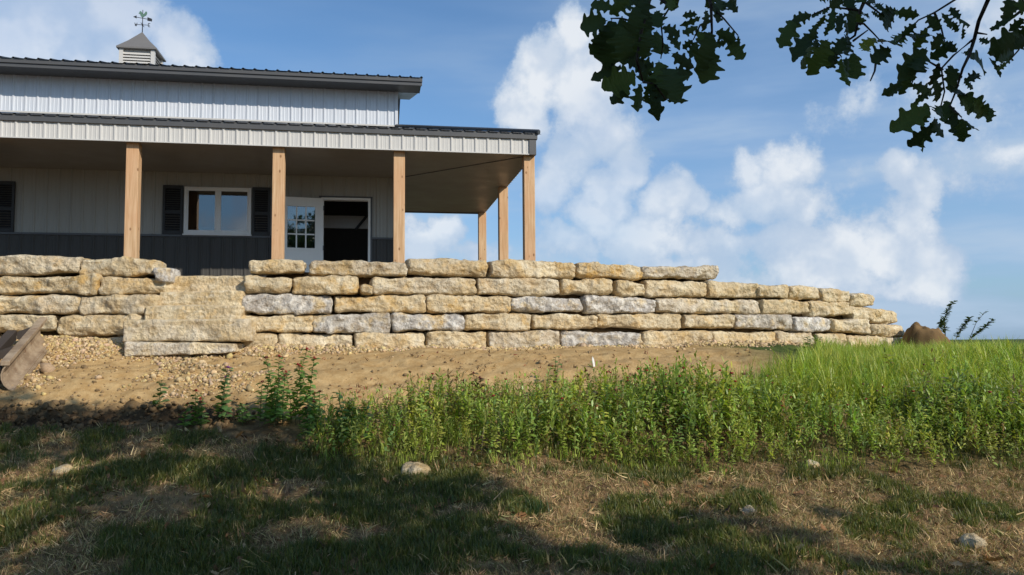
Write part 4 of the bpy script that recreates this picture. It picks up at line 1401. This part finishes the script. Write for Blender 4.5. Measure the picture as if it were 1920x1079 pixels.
def tall_grass():
    n = 26000
    X = rng.uniform(2, 13, n); Y = rng.uniform(8, 19, n)
    m = tall_zone(X, Y) & (X < Y * .72 + .6)
    X, Y = X[m], Y[m]
    k = len(X)
    P2 = np.stack([X, Y, X * 0], -1)
    TT = [tuft(7, 1.0, .016, .06, 120 + i) for i in range(8)]
    s = rng.uniform(.22, .38, k) * (.55 + .9 * fbm(P2 * .9 + 30, 3))
    s *= np.interp(X - .12 * (Y - 9), [2, 4.5, 6.2, 8], [.75, .9, .95, 1.0])
    s *= np.interp(Y, [8, 10, 12, 15], [1.7, 1.45, 1.15, 1.1])
    s *= np.where((wall_y(np.minimum(X, 7.6)) - Y < 1.6) & (X < 8.2), .42, 1)
    c = np.array([.38, .46, .085]) * rng.uniform(.7, 1.3, (k, 1)) * np.stack([rng.uniform(.8, 1.3, k), np.ones(k), rng.uniform(.6, 1.3, k)], -1)
    o = scatter('tall_grass', TT, on_ground(X, Y), s, rng.uniform(0, 6.28, k), rnd_tilt(k, .13), c, M_GRASS)
    tag(o, 'tall bright green meadow grass on the rise at the right', 'tall grass')
tall_grass()

# ------------------------------------------------------------------ single plants
def plant_thing(px, py, ytop, label, seed, stems=1, flower=None, nm='flowering_weed', cat='plant', leafc=(.085, .145, .035), spread=.05, dens=1.0):
    b = ground_hit(px, py)
    h = (py - ytop) / 1500 * b[1]
    root = empty(nm, tuple(b), label=label, cat=cat)
    r = np.random.default_rng(seed)
    st, lf, fl = [], [], []
    for s in range(stems):
        x0, y0 = (0, 0) if s == 0 else r.normal(0, spread, 2)
        hh = h * (1 if s == 0 else r.uniform(.55, .95))
        lean = r.normal(0, .10, 2)
        pt = lambda t: np.array([x0 + lean[0] * hh * t * t, y0 + lean[1] * hh * t * t, hh * t])
        tt = np.linspace(0, 1, 5)
        for sv in ((1, 0, 0), (0, 1, 0)):
            st.append((*ribbon([pt(t) for t in tt], np.linspace(.005, .002, 5), sv), (.10, .11, .04)))
        a = r.uniform(0, 6.28)
        nl = int(max(9, hh / .016) * dens)
        for i in range(nl):
            t = .12 + .88 * i / (nl - 1)
            a += 2.4 + r.normal(0, .3)
            ln = r.uniform(.085, .14) * (1.15 - .55 * t) * min(1, h / .45 + .3)
            cc = np.array(leafc) * r.uniform(1.4, 2.6)
            lf.append((*leaf_part(pt(t), a, r.uniform(.1, .8), ln, ln * .30, r.uniform(.2, .6)), tuple(cc)))
        if flower is not None and (s < 3 or r.random() < .5):
            fl.append((pt(1.0), r.uniform(.8, 1.2)))
    for nm2, parts in (('stem', st), ('foliage', lf)):
        v, f, c = join(parts)
        link(nm2, np_mesh(nm2, v, f, c[:, :3]), root, M_PLANT)
    for p, s in fl:
        v, f, _ = ico(seed, .7)
        pet = [(v * .021 * s + np.array([0, 0, .012]), f, flower)]
        for i in range(9):
            pet.append((*leaf_part(np.zeros(3), i * .7, .35, .042 * s, .012 * s, .3), tuple(np.array(flower) * 1.3)))
        vv, ff, c = join(pet)
        link('flower', np_mesh('flower', vv, ff, c[:, :3]), root, M_PLANT).location = tuple(p)
    return root
PURPLE = (.24, .06, .22)
plant_thing(298, 768, 712, 'small lone dark green weed on the soil bank, leftmost of the plants', 1, 1, leafc=(.05, .085, .025))
plant_thing(366, 800, 732, 'bushy green weed with dull red flower left of the purple thistle', 2, 4, RED, spread=.07)
plant_thing(414, 795, 693, 'slender green thistle with one purple flower head', 3, 2, PURPLE, spread=.04, leafc=(.06, .11, .035))
plant_thing(455, 798, 757, 'low green weed between the thistle and the tall red-flowered bush', 4, 3, spread=.06)
plant_thing(512, 800, 676, 'tall leafy green bush with rusty seed heads, left of its red-flowered neighbour', 5, 7, RUST, spread=.10)
plant_thing(553, 800, 660, 'tallest leafy green bush topped by red flowers before the bare dirt', 6, 6, RED, spread=.09)
plant_thing(598, 812, 735, 'leafy green weed at the left end of the weed bed', 7, 5, RUST, spread=.10)
plant_thing(648, 828, 740, 'broad dark green weed clump where the weed bed begins', 8, 8, spread=.14, leafc=(.06, .11, .03))
plant_thing(893, 768, 705, 'brownish flowering weed with dark red heads at back of the weed bed', 9, 7, (.13, .02, .02), spread=.11, leafc=(.11, .085, .035))
plant_thing(1532, 668, 632, 'dark green weed growing against the foot of the curving wall', 10, 6, nm='wall_weed', spread=.09, leafc=(.05, .09, .022))
plant_thing(1042, 715, 668, 'single upright grass-like green stalk before the wall', 11, 2, nm='green_stalk', spread=.02, dens=.5)

# dug earth heap with woody shoots at the right end of the wall
def earth_heap():
    b = at(1737, 656, 15.7)
    c = np.array([b[0], b[1], b[2] + .10])
    n = 40
    xs = np.linspace(-.62, .62, n); X, Y = np.meshgrid(xs, xs)
    r = np.sqrt((X / .52) ** 2 + (Y / .5) ** 2)
    P2 = np.stack([X + 50, Y, X * 0], -1)
    z = .44 * np.clip(1 - r ** 3.2, -.3, 1) * (1 - .55 * np.clip((X + .05) / .5, 0, 1)) + (fbm(P2 * 7, 4) - .5) * .42 * np.clip(1.25 - r, 0, 1)
    v = np.stack([X.ravel(), Y.ravel(), z.ravel() - .06], -1)
    ii = (np.arange(n - 1)[:, None] * n + np.arange(n - 1)[None]).ravel()
    f = np.stack([ii, ii + 1, ii + n + 1, ii + n], -1)
    col = np.array([.19, .115, .05]) * (.6 + .8 * fbm(P2 * 5 + 3, 3).ravel()[:, None])
    o = link('earth_heap', np_mesh('earth_heap', v, f, col, True), None, M_PEBBLE)
    o.location = tuple(c)
    tag(o, 'rough brown heap of dug earth at the right end of the wall', 'earth heap')
earth_heap()
def sapling():
    Y = 15.6
    b = at(1772, 652, Y)
    root = empty('sapling', (b[0], b[1], float(zg(b[0], b[1]))), label='wispy dark green sapling with thin leaning shoots beside the earth heap', cat='sapling')
    paths = [[(1773, 685), (1772, 620), (1770, 600), (1778, 580), (1789, 565)], [(1776, 685), (1795, 628), (1808, 610), (1820, 596)], [(1784, 690), (1822, 634), (1845, 616), (1861, 600)],
             [(1768, 640), (1764, 615), (1766, 602)], [(1800, 680), (1830, 606), (1848, 584)]]
    r = np.random.default_rng(4)
    base = np.array(root.location)
    for k, pth in enumerate(paths):
        pts = [at(x, y, Y + .06 * k) - base for x, y in pth]
        MB().tube(pts, list(np.linspace(.014 if k < 1 else .008, .003, len(pts))), 5).build('stem', M_BARK, root)
        lf = []
        P = np.array(pts)
        seg = np.linspace(0, len(pts) - 1, 190 if k != 4 else 30)
        for s in seg:
            if s < .9 and k != 2: continue
            p = np.array([np.interp(s, range(len(pts)), P[:, j]) for j in range(3)])
            ln = r.uniform(.05, .11)
            lf.append((*leaf_part(p, r.uniform(0, 6.28), r.uniform(-.1, .9), ln, ln * .2, .2), tuple(np.array([.085, .125, .045]) * r.uniform(.7, 1.3))))
        v, f, c = join(lf)
        link('foliage', np_mesh('foliage', v, f, c[:, :3]), root, M_PLANT)
sapling()
plant_thing(1812, 660, 628, 'low green scrubby bush at the foot of the sapling', 21, 9, nm='shrub', spread=.22, leafc=(.06, .10, .03))

# tufts and straw one can pick out in the foreground
def tuft_thing(nm, px, py, h, n, label, col, spread, seed, mat, wid=.03, lean=0):
    b = ground_hit(px, py)
    v, f, _ = tuft(n, 1.0, wid, spread, seed)
    v = v * h
    v[:, 0] += lean * v[:, 2]
    r = np.random.default_rng(seed)
    c = np.array(col) * np.repeat(r.uniform(.65, 1.3, n), len(v) // n)[:, None]
    o = link(nm, np_mesh(nm, v, f, c), None, mat)
    o.location = tuple(b)
    tag(o, label, 'grass tuft', kind='stuff')
tuft_thing('grass_tuft', 1000, 962, .15, 160, 'rounded dark green grass tuft alone on bare soil at centre', (.045, .085, .022), .45, 31, M_GRASS, .022)
tuft_thing('grass_tuft', 1195, 1020, .16, 120, 'thin green grass tuft at the bottom, right of the rounded tuft', (.045, .075, .022), .40, 32, M_GRASS, .022)
tuft_thing('straw_tuft', 362, 868, .25, 26, 'pale dry straw tuft leaning to the right amid green grass', (.42, .31, .15), .10, 33, M_DRY, .016, .55)
tuft_thing('grass_tuft', 60, 862, .14, 120, 'bright green grass tuft near the left edge below the bank', (.075, .125, .028), .5, 34, M_GRASS, .02)

# field stones lying in the grass
def rock(px, py, w, label, seed, c=(.3, .5, .7)):
    b = ground_hit(px, py)
    L = w / 1500 * b[1]
    p, q = lattice(12, 10, 8)
    u = p * 2 - 1
    u = u / np.maximum(np.linalg.norm(u, axis=1, keepdims=True), 1e-6) * (np.max(np.abs(u), axis=1, keepdims=True) * .55 + .45)
    d = 1 + (fbm(u * 1.0 + seed * 9, 2) - .5) * .9 + (fbm(u * 5 + seed, 2) - .5) * .14
    P = u * d[:, None] * np.array([.5, .42, .36]) * L
    o = link('rock', np_mesh('rock', P, q, None, False), None, M_STONE)
    o.location = (b[0], b[1], b[2] + L * .07)
    o.rotation_euler = (0, 0, seed)
    o.color = (*c, 1)
    tag(o, label, 'rock', 'loose rocks in the grass')
rock(776, 892, 58, 'large pale cream rock in dry grass below the weed bed', 1.3, (.0, .6, .12))
rock(1822, 1022, 46, 'rounded rock lying in the grass near the lower right corner', 2.1, (.1, .5, .6))
rock(117, 886, 34, 'small tan rock in the grass below the left bank', 3.4, (.1, .5, .5))
rock(1403, 960, 34, 'dull grey-brown rock in shaded soil, right of the rounded tuft', 4.2, (.4, .4, .2))
rock(1522, 880, 26, 'small orange-tan rock lying just below the right half of the weed bed', 5.2, (.0, 1.0, .6))

# white survey stake in the dirt
def stake():
    b = ground_hit(1114, 688)
    m = MB()
    m.prism([(-.012, -.05), (.012, -.05), (.014, .10), (.0, .135), (-.012, .10)], 1, -.006, .006)
    o = m.build('marker_stake', M_VINYL, None)
    o.location = tuple(b); o.rotation_euler = (0, R_(-10), .3)
    tag(o, 'tiny white marker stake stuck in the dirt before the wall', 'stake')
stake()

# grader blade at the left edge
def grader():
    A = at(10, 706, 9.75); B = at(80, 652, 11.35)          # lower edge, near and far end
    A[2] = float(zg(A[0], A[1])) + .0; B[2] = float(zg(B[0], B[1])) - .02
    ax = np.array([B[0] - A[0], B[1] - A[1], 0]); Ln = float(np.linalg.norm(ax)); ax /= Ln
    root = empty('grader_blade', tuple(A), math.atan2(ax[1], ax[0]), label='worn rusty curved steel grader blade resting on dirt at left edge', cat='grader blade')
    slope = (B[2] - A[2]) / Ln
    H = .315
    # profile in (y, z): +y is to the left of the axis; the hollow face looks to the right (-y)
    prof = [(-.10, .0), (-.05, .022), (.0, .07), (.032, .14), (.038, .20), (.02, .265), (-.015, H)]
    th = .016
    m = MB()
    n = len(prof)
    fr = [(y, z) for y, z in prof]; bk = [(y + th, z + .004) for y, z in prof]
    poly = fr + bk[::-1]
    vs = [(x, y, z + x * slope) for x in (0, Ln) for y, z in poly]
    k = len(poly)
    fs = [tuple(range(k - 1, -1, -1)), tuple(range(k, 2 * k))] + [(i, (i + 1) % k, k + (i + 1) % k, k + i) for i in range(k)]
    m.add(vs, fs).build('moldboard', M_RUST, root)
    m = MB()
    def sbox(x0, x1, y0, y1, z0, z1, mm):
        vs_ = [(x, y, z + x * slope) for x in (x0, x1) for y, z in ((y0, z0), (y1, z0), (y1, z1), (y0, z1))]
        mm.add(vs_, [(3, 2, 1, 0), (4, 5, 6, 7), (0, 1, 5, 4), (1, 2, 6, 5), (2, 3, 7, 6), (3, 0, 4, 7)])
    sbox(-.02, Ln + .02, -.045, .055, H + .004, H + .06, m)
    m.build('top_beam', M_RUST, root, bevel=.006)
    m = MB(); sbox(-.005, Ln + .005, -.135, -.10, -.012, .012, m); sbox(0, Ln, -.101, -.06, .0, .03, m)
    m.build('cutting_edge', M_RUST, root)
    for x in (.08, Ln * .5, Ln - .1):
        m = MB()
        vs_ = [(xx, y, z + xx * slope) for xx in (x, x + .02) for y, z in ((.066, .06), (.30, .10), (.30, .20), (.066, H - .02))]
        m.add(vs_, [(3, 2, 1, 0), (4, 5, 6, 7), (0, 1, 5, 4), (1, 2, 6, 5), (2, 3, 7, 6), (3, 0, 4, 7)])
        m.build('rib', M_RUSTD, root)
    m = MB(); sbox(.1, Ln - .1, .301, .42, .09, .23, m); sbox(Ln * .4, Ln * .4 + .12, .4205, 1.6, .10, .22, m); sbox(Ln * .62, Ln * .62 + .12, .4205, 1.6, .10, .22, m)
    sbox(Ln * .35, Ln * .70, .70, .78, .2205, .32, m)
    m.build('hitch_frame', M_RUSTD, root, bevel=.005)
    sbx = MB(); sbox(.0, .03, .062, .60, .02, .28, sbx)
    sbx.build('end_plate', M_RUSTD, root)
grader()

# ------------------------------------------------------------------ the oak: trunk behind the camera, crown overhead, boughs hanging into view
tree = empty('oak_tree', (6.2, -5.0, float(zg(6.2, -5.0))), label='oak tree whose dark lobed leaves hang in from the top edge', cat='tree')
tb = np.array(tree.location)
def rel(p): return tuple(np.asarray(p) - tb)
MB().tube([rel((6.2, -5.0, -.3)), rel((6.25, -4.9, 1.5)), rel((6.1, -4.8, 4.0)), rel((5.8, -4.4, 7.0)), rel((5.6, -4.2, 10))], [.42, .30, .26, .20, .08], 14).build('trunk', M_BARK, tree, smooth=True)
sdn = np.array(sun_dir)
# crown clumps stand where they shade the ground seen dark in the foreground
SHADE = [(150, 920, .40), (250, 935, .42), (350, 955, .42), (200, 985, .5), (320, 1020, .55), (430, 1040, .55), (480, 965, .36), (150, 1060, .45), (250, 1070, .6),
         (560, 905, .42), (650, 900, .38), (705, 925, .42), (770, 945, .42), (850, 925, .36), (900, 915, .26), (560, 1010, .36), (660, 1050, .40), (740, 1010, .34), (560, 1070, .5), (820, 1068, .42), (850, 985, .22),
         (945, 1015, .24), (1000, 1065, .36), (1110, 1070, .36), (1180, 1015, .20), (1245, 995, .20), (1345, 1050, .18), (1450, 1072, .22), (1290, 1078, .22),
         (20, 800, .4), (95, 785, .36), (190, 800, .36), (285, 790, .34), (20, 745, .2), (120, 850, .3), (300, 860, .32), (420, 890, .3), (400, 830, .28), (500, 850, .2), (1820, 1075, .3),
         (30, 850, .32), (210, 845, .30), (260, 880, .3), (340, 825, .26), (450, 850, .28), (520, 880, .28), (580, 860, .2), (630, 870, .22), (140, 765, .24), (230, 775, .24), (50, 770, .24), (330, 800, .22), (900, 1010, .3), (690, 960, .3), (610, 950, .34)]
_r = random.Random(3)
SHADE += [(_r.uniform(480, 1700), _r.uniform(950, 1079), _r.uniform(.09, .18)) for _ in range(22)]
SHADE += [(_r.uniform(0, 640), _r.uniform(830, 900), _r.uniform(.12, .22)) for _ in range(6)]
SHADE += [(x, 812 + 9 * math.sin(x * .05), .25) for x in range(0, 640, 52)]
cl = []
for px, py, r_ in SHADE:
    g_ = ground_hit(px, py)
    t = rng.uniform(8.5, 12.5)
    cl.append((g_ + sdn * t, r_, 1.0))
for i in range(150):                                          # the rest of the crown, over and behind the camera
    gx_ = rng.uniform(-6.5, 6.5)
    g_ = np.array([gx_, rng.uniform(-4.5, float(np.interp(gx_, [-1, 2], [4.6, 3.6]))), .1])
    t = rng.uniform(8, 14)
    p = g_ + sdn * t
    cl.append((p, rng.uniform(.5, .85), .9))
for px, py, Y in ((1190, 90, 2.7), (1330, 60, 2.8), (1550, 80, 2.8), (1750, 120, 2.7), (1880, 40, 2.6), (1770, 220, 2.7)):
    cl.append((at(px, py, Y) + sdn * rng.uniform(2.2, 4), .5, 1.0))
    cl.append((at(px, py, Y) + sdn * rng.uniform(4, 6), .55, 1.0))
def crown():
    pos, sc = [], []
    for c, r_, dn in cl:
        n = int(520 * r_ * r_ * dn) + 30
        q = rng.normal(0, 1, (n, 3))
        q /= np.linalg.norm(q, axis=1, keepdims=True)
        q *= (rng.random((n, 1)) ** .45) * r_ * np.array([1, 1, .75])
        pos.append(c + q); sc.append(rng.uniform(.11, .17, n))
    pos = np.concatenate(pos); sc = np.concatenate(sc)
    ok = (pos[:, 1] < .4)
    x, y = px_of(np.where(ok[:, None], [0, 5, 50], pos))
    vis = ~ok & (x > -80) & (x < 2000) & (y > -70)
    pos, sc = pos[~vis], sc[~vis]
    temps = []
    for i in range(4):
        v, f = lobed(3, 700 + i)
        temps.append((v, f, None))
    k = len(pos)
    tint = np.array([.045, .075, .02]) * rng.uniform(.7, 1.3, (k, 1))
    o = scatter('crown', temps, pos - tb, sc, rng.uniform(0, 6.28, k), rng.uniform(-1.2, 1.2, (k, 2)), tint, M_PLANT, parent=tree)
    lim = MB()
    hub = [np.array([6.0, -4.7, 4.6]), np.array([5.8, -4.4, 6.4]), np.array([5.7, -4.2, 8.2])]
    for j in range(0, len(cl), 3):
        c = cl[j][0]
        h_ = hub[int(np.argmin([np.linalg.norm(c - q) + abs(c[2] - q[2]) for q in hub]))]
        midp = (h_ + c) / 2 + np.array([0, 0, .5])
        x, y = px_of(np.array([midp, c]))
        lim.tube([rel(h_), rel(midp), rel(c)], [.07, .04, .012], 6)
    lim.build('limb', M_BARK, tree)
crown()

LEAF = []
for i in range(9):
    v, f = lobed(9, 800 + i)
    me = np_mesh('leaf', v, f, None, True)
    me.materials.append(M_OAK)
    LEAF.append(me)
def inside(p, poly):
    c = False
    j = len(poly) - 1
    for i in range(len(poly)):
        (xi, yi), (xj, yj) = poly[i], poly[j]
        if (yi > p[1]) != (yj > p[1]) and p[0] < (xj - xi) * (p[1] - yi) / (yj - yi) + xi:
            c = not c
        j = i
    return c
BOUGHS = [
    # distance, twigs and leaves (stalk end, tip, width to length, 1 = yellowing) in photograph columns and rows
    (2.75, [[(1223, -102), (1221, -12), (1202, 61), (1194, 114), (1206, 155)], [(1221, -12), (1257, 12), (1239, 41), (1243, 82), (1239, 110)], [(1206, 47), (1166, 35), (1145, 35)], [(1206, 155), (1227, 157), (1249, 188)]],
     [(1151, 18, 1109, 6, 0.5, 0), (1139, 39, 1090, 49, 0.72, 0), (1147, 35, 1145, 120, 0.6, 0), (1166, 31, 1176, 106, 0.5, 0), (1141, 51, 1115, 98, 0.55, 0), (1133, 67, 1107, 96, 0.4, 0), (1211, -16, 1166, 12, 0.6, 0), (1235, -12, 1270, 12, 0.6, 0), (1202, -12, 1206, 31, 0.6, 0), (1194, 12, 1194, 53, 0.6, 0), (1213, 16, 1211, 61, 0.6, 0), (1231, 20, 1235, 51, 0.6, 0), (1202, 41, 1194, 110, 0.45, 0), (1219, 53, 1206, 106, 0.5, 0), (1231, 57, 1237, 102, 0.5, 0), (1241, 51, 1273, 65, 0.5, 0), (1249, 69, 1276, 86, 0.55, 0), (1251, 82, 1247, 106, 0.5, 0), (1259, 100, 1298, 126, 0.45, 0), (1168, 126, 1115, 145, 0.32, 0), (1194, 141, 1135, 163, 0.55, 0), (1178, 151, 1149, 194, 0.5, 0), (1202, 155, 1194, 208, 0.42, 0), (1211, 167, 1213, 194, 0.4, 0), (1227, 155, 1230, 216, 0.38, 0), (1235, 114, 1247, 159, 0.7, 0), (1247, 126, 1272, 184, 0.6, 0), (1264, 135, 1284, 143, 0.6, 0), (1243, 143, 1243, 188, 0.65, 0), (1249, 188, 1279, 192, 0.22, 0), (1166, 110, 1211, 126, 0.5, 0), (1190, 114, 1223, 131, 0.5, 0), (1219, 114, 1202, 151, 0.5, 0), (1231, 131, 1219, 175, 0.55, 0), (1182, -8, 1147, 22, 0.5, 0), (1259, -8, 1255, 18, 0.5, 0)]),
    (2.85, [[(1325, -102), (1328, -12), (1333, 12), (1335, 59), (1333, 98)], [(1333, 12), (1357, 35), (1384, 67)], [(1335, 37), (1313, 47), (1300, 75)], [(1328, -12), (1361, -8)]],
     [(1308, 27, 1280, 31, 0.35, 0), (1315, 31, 1281, 49, 0.25, 0), (1323, 18, 1329, 53, 0.6, 0), (1310, 49, 1281, 63, 0.38, 0), (1304, 57, 1323, 82, 0.5, 0), (1300, 75, 1281, 90, 0.5, 0), (1306, 78, 1294, 110, 0.36, 0), (1333, 59, 1327, 114, 0.55, 0), (1335, 86, 1359, 80, 0.5, 0), (1331, 98, 1325, 146, 0.75, 0), (1341, 59, 1378, 75, 0.5, 0), (1363, 75, 1392, 110, 0.5, 0), (1345, -4, 1351, 22, 0.6, 0), (1339, 4, 1343, 43, 0.45, 0), (1366, -8, 1386, 12, 0.6, 0), (1355, 6, 1382, 18, 0.5, 0), (1384, 67, 1386, 86, 0.4, 0), (1349, -18, 1333, 12, 0.5, 0)]),
    (2.80, [[(1632, -83), (1625, -7), (1613, 20), (1603, 67), (1567, 93)], [(1623, 5), (1652, 27), (1682, 20)], [(1608, 45), (1620, 45), (1637, 62), (1655, 82)], [(1600, 77), (1627, 57)], [(1613, 20), (1557, 13), (1523, 28)], [(1567, 93), (1578, 107)]],
     [(1498, 30, 1461, 78, 0.5, 0), (1523, 28, 1493, 33, 0.5, 0), (1543, 22, 1523, 33, 0.5, 0), (1557, -10, 1527, 3, 0.5, 0), (1582, -8, 1557, 13, 0.6, 0), (1607, -10, 1617, 10, 0.6, 0), (1590, -7, 1593, 15, 0.6, 0), (1557, 13, 1543, 27, 0.5, 0), (1563, 15, 1560, 55, 0.35, 0), (1577, 25, 1573, 55, 0.3, 0), (1600, 10, 1600, 53, 0.5, 0), (1582, 38, 1597, 63, 0.5, 0), (1607, 25, 1613, 47, 0.5, 0), (1547, 27, 1533, 50, 0.5, 0), (1533, 43, 1520, 70, 0.4, 0), (1557, 40, 1547, 67, 0.3, 0), (1533, 62, 1487, 100, 0.5, 0), (1520, 73, 1503, 127, 0.55, 0), (1527, 70, 1533, 93, 0.5, 0), (1553, 73, 1533, 130, 0.55, 0), (1567, 87, 1550, 127, 0.6, 0), (1583, 70, 1570, 100, 0.6, 0), (1590, 67, 1583, 100, 0.5, 0), (1567, 93, 1560, 127, 0.5, 0), (1578, 107, 1575, 163, 0.36, 0), (1600, 97, 1603, 148, 0.48, 0), (1587, 107, 1590, 133, 0.35, 0), (1643, 72, 1620, 82, 0.6, 1), (1620, 82, 1625, 97, 0.5, 1), (1623, 5, 1638, 3, 0.3, 0), (1628, 25, 1617, 40, 0.4, 0), (1633, 22, 1647, 32, 0.4, 0), (1643, 7, 1652, 22, 0.3, 0), (1680, 18, 1643, 55, 0.5, 0), (1673, 15, 1655, 33, 0.6, 0), (1687, 27, 1673, 18, 0.5, 0)]),
    (2.65, [[(1889, -134), (1854, -3), (1835, 40), (1827, 73), (1818, 102), (1805, 129), (1792, 172), (1781, 199)], [(1854, -81), (1795, -3), (1752, 24), (1722, 38), (1682, 81)], [(1827, 73), (1820, 78), (1787, 105), (1765, 129), (1771, 172), (1760, 215)], [(1752, 24), (1765, 54), (1771, 78)], [(1830, 62), (1851, 65)], [(1642, 118), (1640, 134), (1632, 152)], [(1781, 199), (1803, 220)], [(1765, 129), (1728, 108), (1709, 159)]],
     [(1725, 30, 1690, 24, 0.45, 0), (1719, 43, 1693, 67, 0.45, 0), (1698, 62, 1674, 89, 0.5, 0), (1679, 75, 1652, 99, 0.6, 0), (1671, 91, 1637, 113, 0.75, 0), (1738, 27, 1760, 56, 0.5, 0), (1781, 13, 1795, 35, 0.5, 0), (1765, 24, 1781, 54, 0.4, 0), (1792, 32, 1816, 48, 0.4, 0), (1805, 51, 1803, 73, 0.3, 0), (1784, 40, 1795, 59, 0.45, 0), (1738, 51, 1719, 89, 0.5, 0), (1733, 62, 1690, 91, 0.35, 0), (1749, 67, 1722, 70, 0.3, 0), (1765, 62, 1754, 89, 0.6, 0), (1787, 78, 1749, 110, 0.5, 0), (1771, 78, 1792, 97, 0.5, 0), (1738, 89, 1685, 151, 0.42, 0), (1728, 105, 1714, 145, 0.5, 0), (1714, 121, 1687, 175, 0.4, 0), (1701, 151, 1655, 177, 0.32, 0), (1695, 161, 1666, 180, 0.3, 0), (1760, 116, 1749, 161, 0.42, 0), (1781, 121, 1787, 167, 0.42, 0), (1771, 129, 1805, 140, 0.45, 0), (1803, 99, 1857, 126, 0.6, 0), (1854, 108, 1873, 145, 0.2, 0), (1805, 159, 1838, 137, 0.28, 0), (1808, 153, 1827, 164, 0.5, 0), (1709, 159, 1746, 172, 0.5, 0), (1749, 164, 1719, 188, 0.4, 0), (1744, 172, 1709, 199, 0.2, 0), (1746, 199, 1676, 242, 0.42, 0), (1736, 204, 1728, 234, 0.5, 0), (1752, 220, 1752, 253, 0.5, 0), (1754, 231, 1707, 274, 0.5, 0), (1733, 258, 1729, 285, 0.22, 0), (1765, 199, 1749, 226, 0.6, 0), (1776, 188, 1771, 226, 0.5, 0), (1784, 199, 1789, 255, 0.38, 0), (1803, 220, 1805, 266, 0.42, 0), (1814, 228, 1820, 255, 0.45, 0), (1792, 175, 1846, 215, 0.38, 0), (1824, 188, 1843, 218, 0.5, 0), (1803, 185, 1816, 215, 0.3, 0), (1857, 202, 1858, 218, 0.5, 0), (1781, 172, 1808, 177, 0.5, 0), (1835, 73, 1854, 81, 0.45, 0), (1749, 151, 1771, 188, 0.5, 0)]),
    (2.60, [[(2023, -81), (1943, 11), (1913, 22), (1892, 38), (1857, 54)], [(1943, 11), (1924, 62), (1910, 94), (1889, 118)]],
     [(1889, -5, 1892, 38, 0.5, 0), (1920, -3, 1902, 16, 0.6, 0), (1900, 32, 1859, 56, 0.3, 0), (1921, 35, 1900, 51, 0.5, 0), (1926, 59, 1878, 94, 0.48, 0), (1924, 70, 1905, 89, 0.6, 0), (1900, 99, 1873, 113, 0.35, 0), (1889, 116, 1870, 132, 0.3, 0), (1937, 16, 1905, 5, 0.5, 0), (1943, 40, 1913, 65, 0.5, 0)]),
]
def boughs():
    rr = random.Random(12)
    for bi, (Y, twigs, leaves) in enumerate(BOUGHS):
        m = MB()
        for k, pth in enumerate(twigs):
            dep = [Y + .07 * math.sin(1.7 * i + k + bi) for i in range(len(pth))]
            pts = [at(x, y, d) for (x, y), d in zip(pth, dep)]
            if k == 0:
                top = pts[0]
                up = [top + np.array([.5, -1.0, .7]), top + np.array([1.2, -2.6, 1.2])]
                m.tube([rel(p) for p in up[::-1] + pts], [.03, .018] + list(np.linspace(.0085, .003, len(pts))), 6)
            else:
                m.tube([rel(p) for p in pts], list(np.linspace(.0045, .0022, len(pts))), 5)
        br = m.build('branch', M_BARK, tree, smooth=True)
        for (bx_, by_, tx_, ty_, wr, yel) in leaves:
            d0 = Y + rr.uniform(-.14, .14)
            p0 = Vector(at(bx_, by_, d0)); p1 = Vector(at(tx_, ty_, d0 + rr.uniform(-.05, .05)))
            ax = p1 - p0
            ln = ax.length * 1.06
            ax.normalize()
            side = Vector((0, 1, 0)).cross(ax).normalized()
            nrm = ax.cross(side)
            roll = rr.gauss(0, .35)
            side2 = side * math.cos(roll) + nrm * math.sin(roll)
            n2 = ax.cross(side2)
            o = link('leaf', rr.choice(LEAF), br)
            ws = ln * wr / .45
            Mx = Matrix((ax * ln, side2 * ws, n2 * ln)).transposed().to_4x4()
            Mx.translation = Vector(rel(p0))
            o.matrix_basis = Mx
            o.color = (6.0, 4.2, 1.6, 1) if yel else ((1.6, 1.55, 1.2, 1) if rr.random() < .18 else (1, 1, 1, 1))
boughs()

# ------------------------------------------------------------------ origins of the compound things at their base
def rebase(o, p):
    M0 = o.matrix_basis.copy()
    d = M0.to_3x3().inverted() @ (Vector(p) - M0.translation)
    o.location = p
    for ch in list(o.children):
        ch.matrix_basis = Matrix.Translation(-d) @ ch.matrix_basis
rebase(wallL, tuple(map(float, at(140, 640, 11.6))))
rebase(wallR, tuple(map(float, at(1050, 655, 12.9))))
rebase(house, (float(O[0]), float(O[1]), ZF - .35))
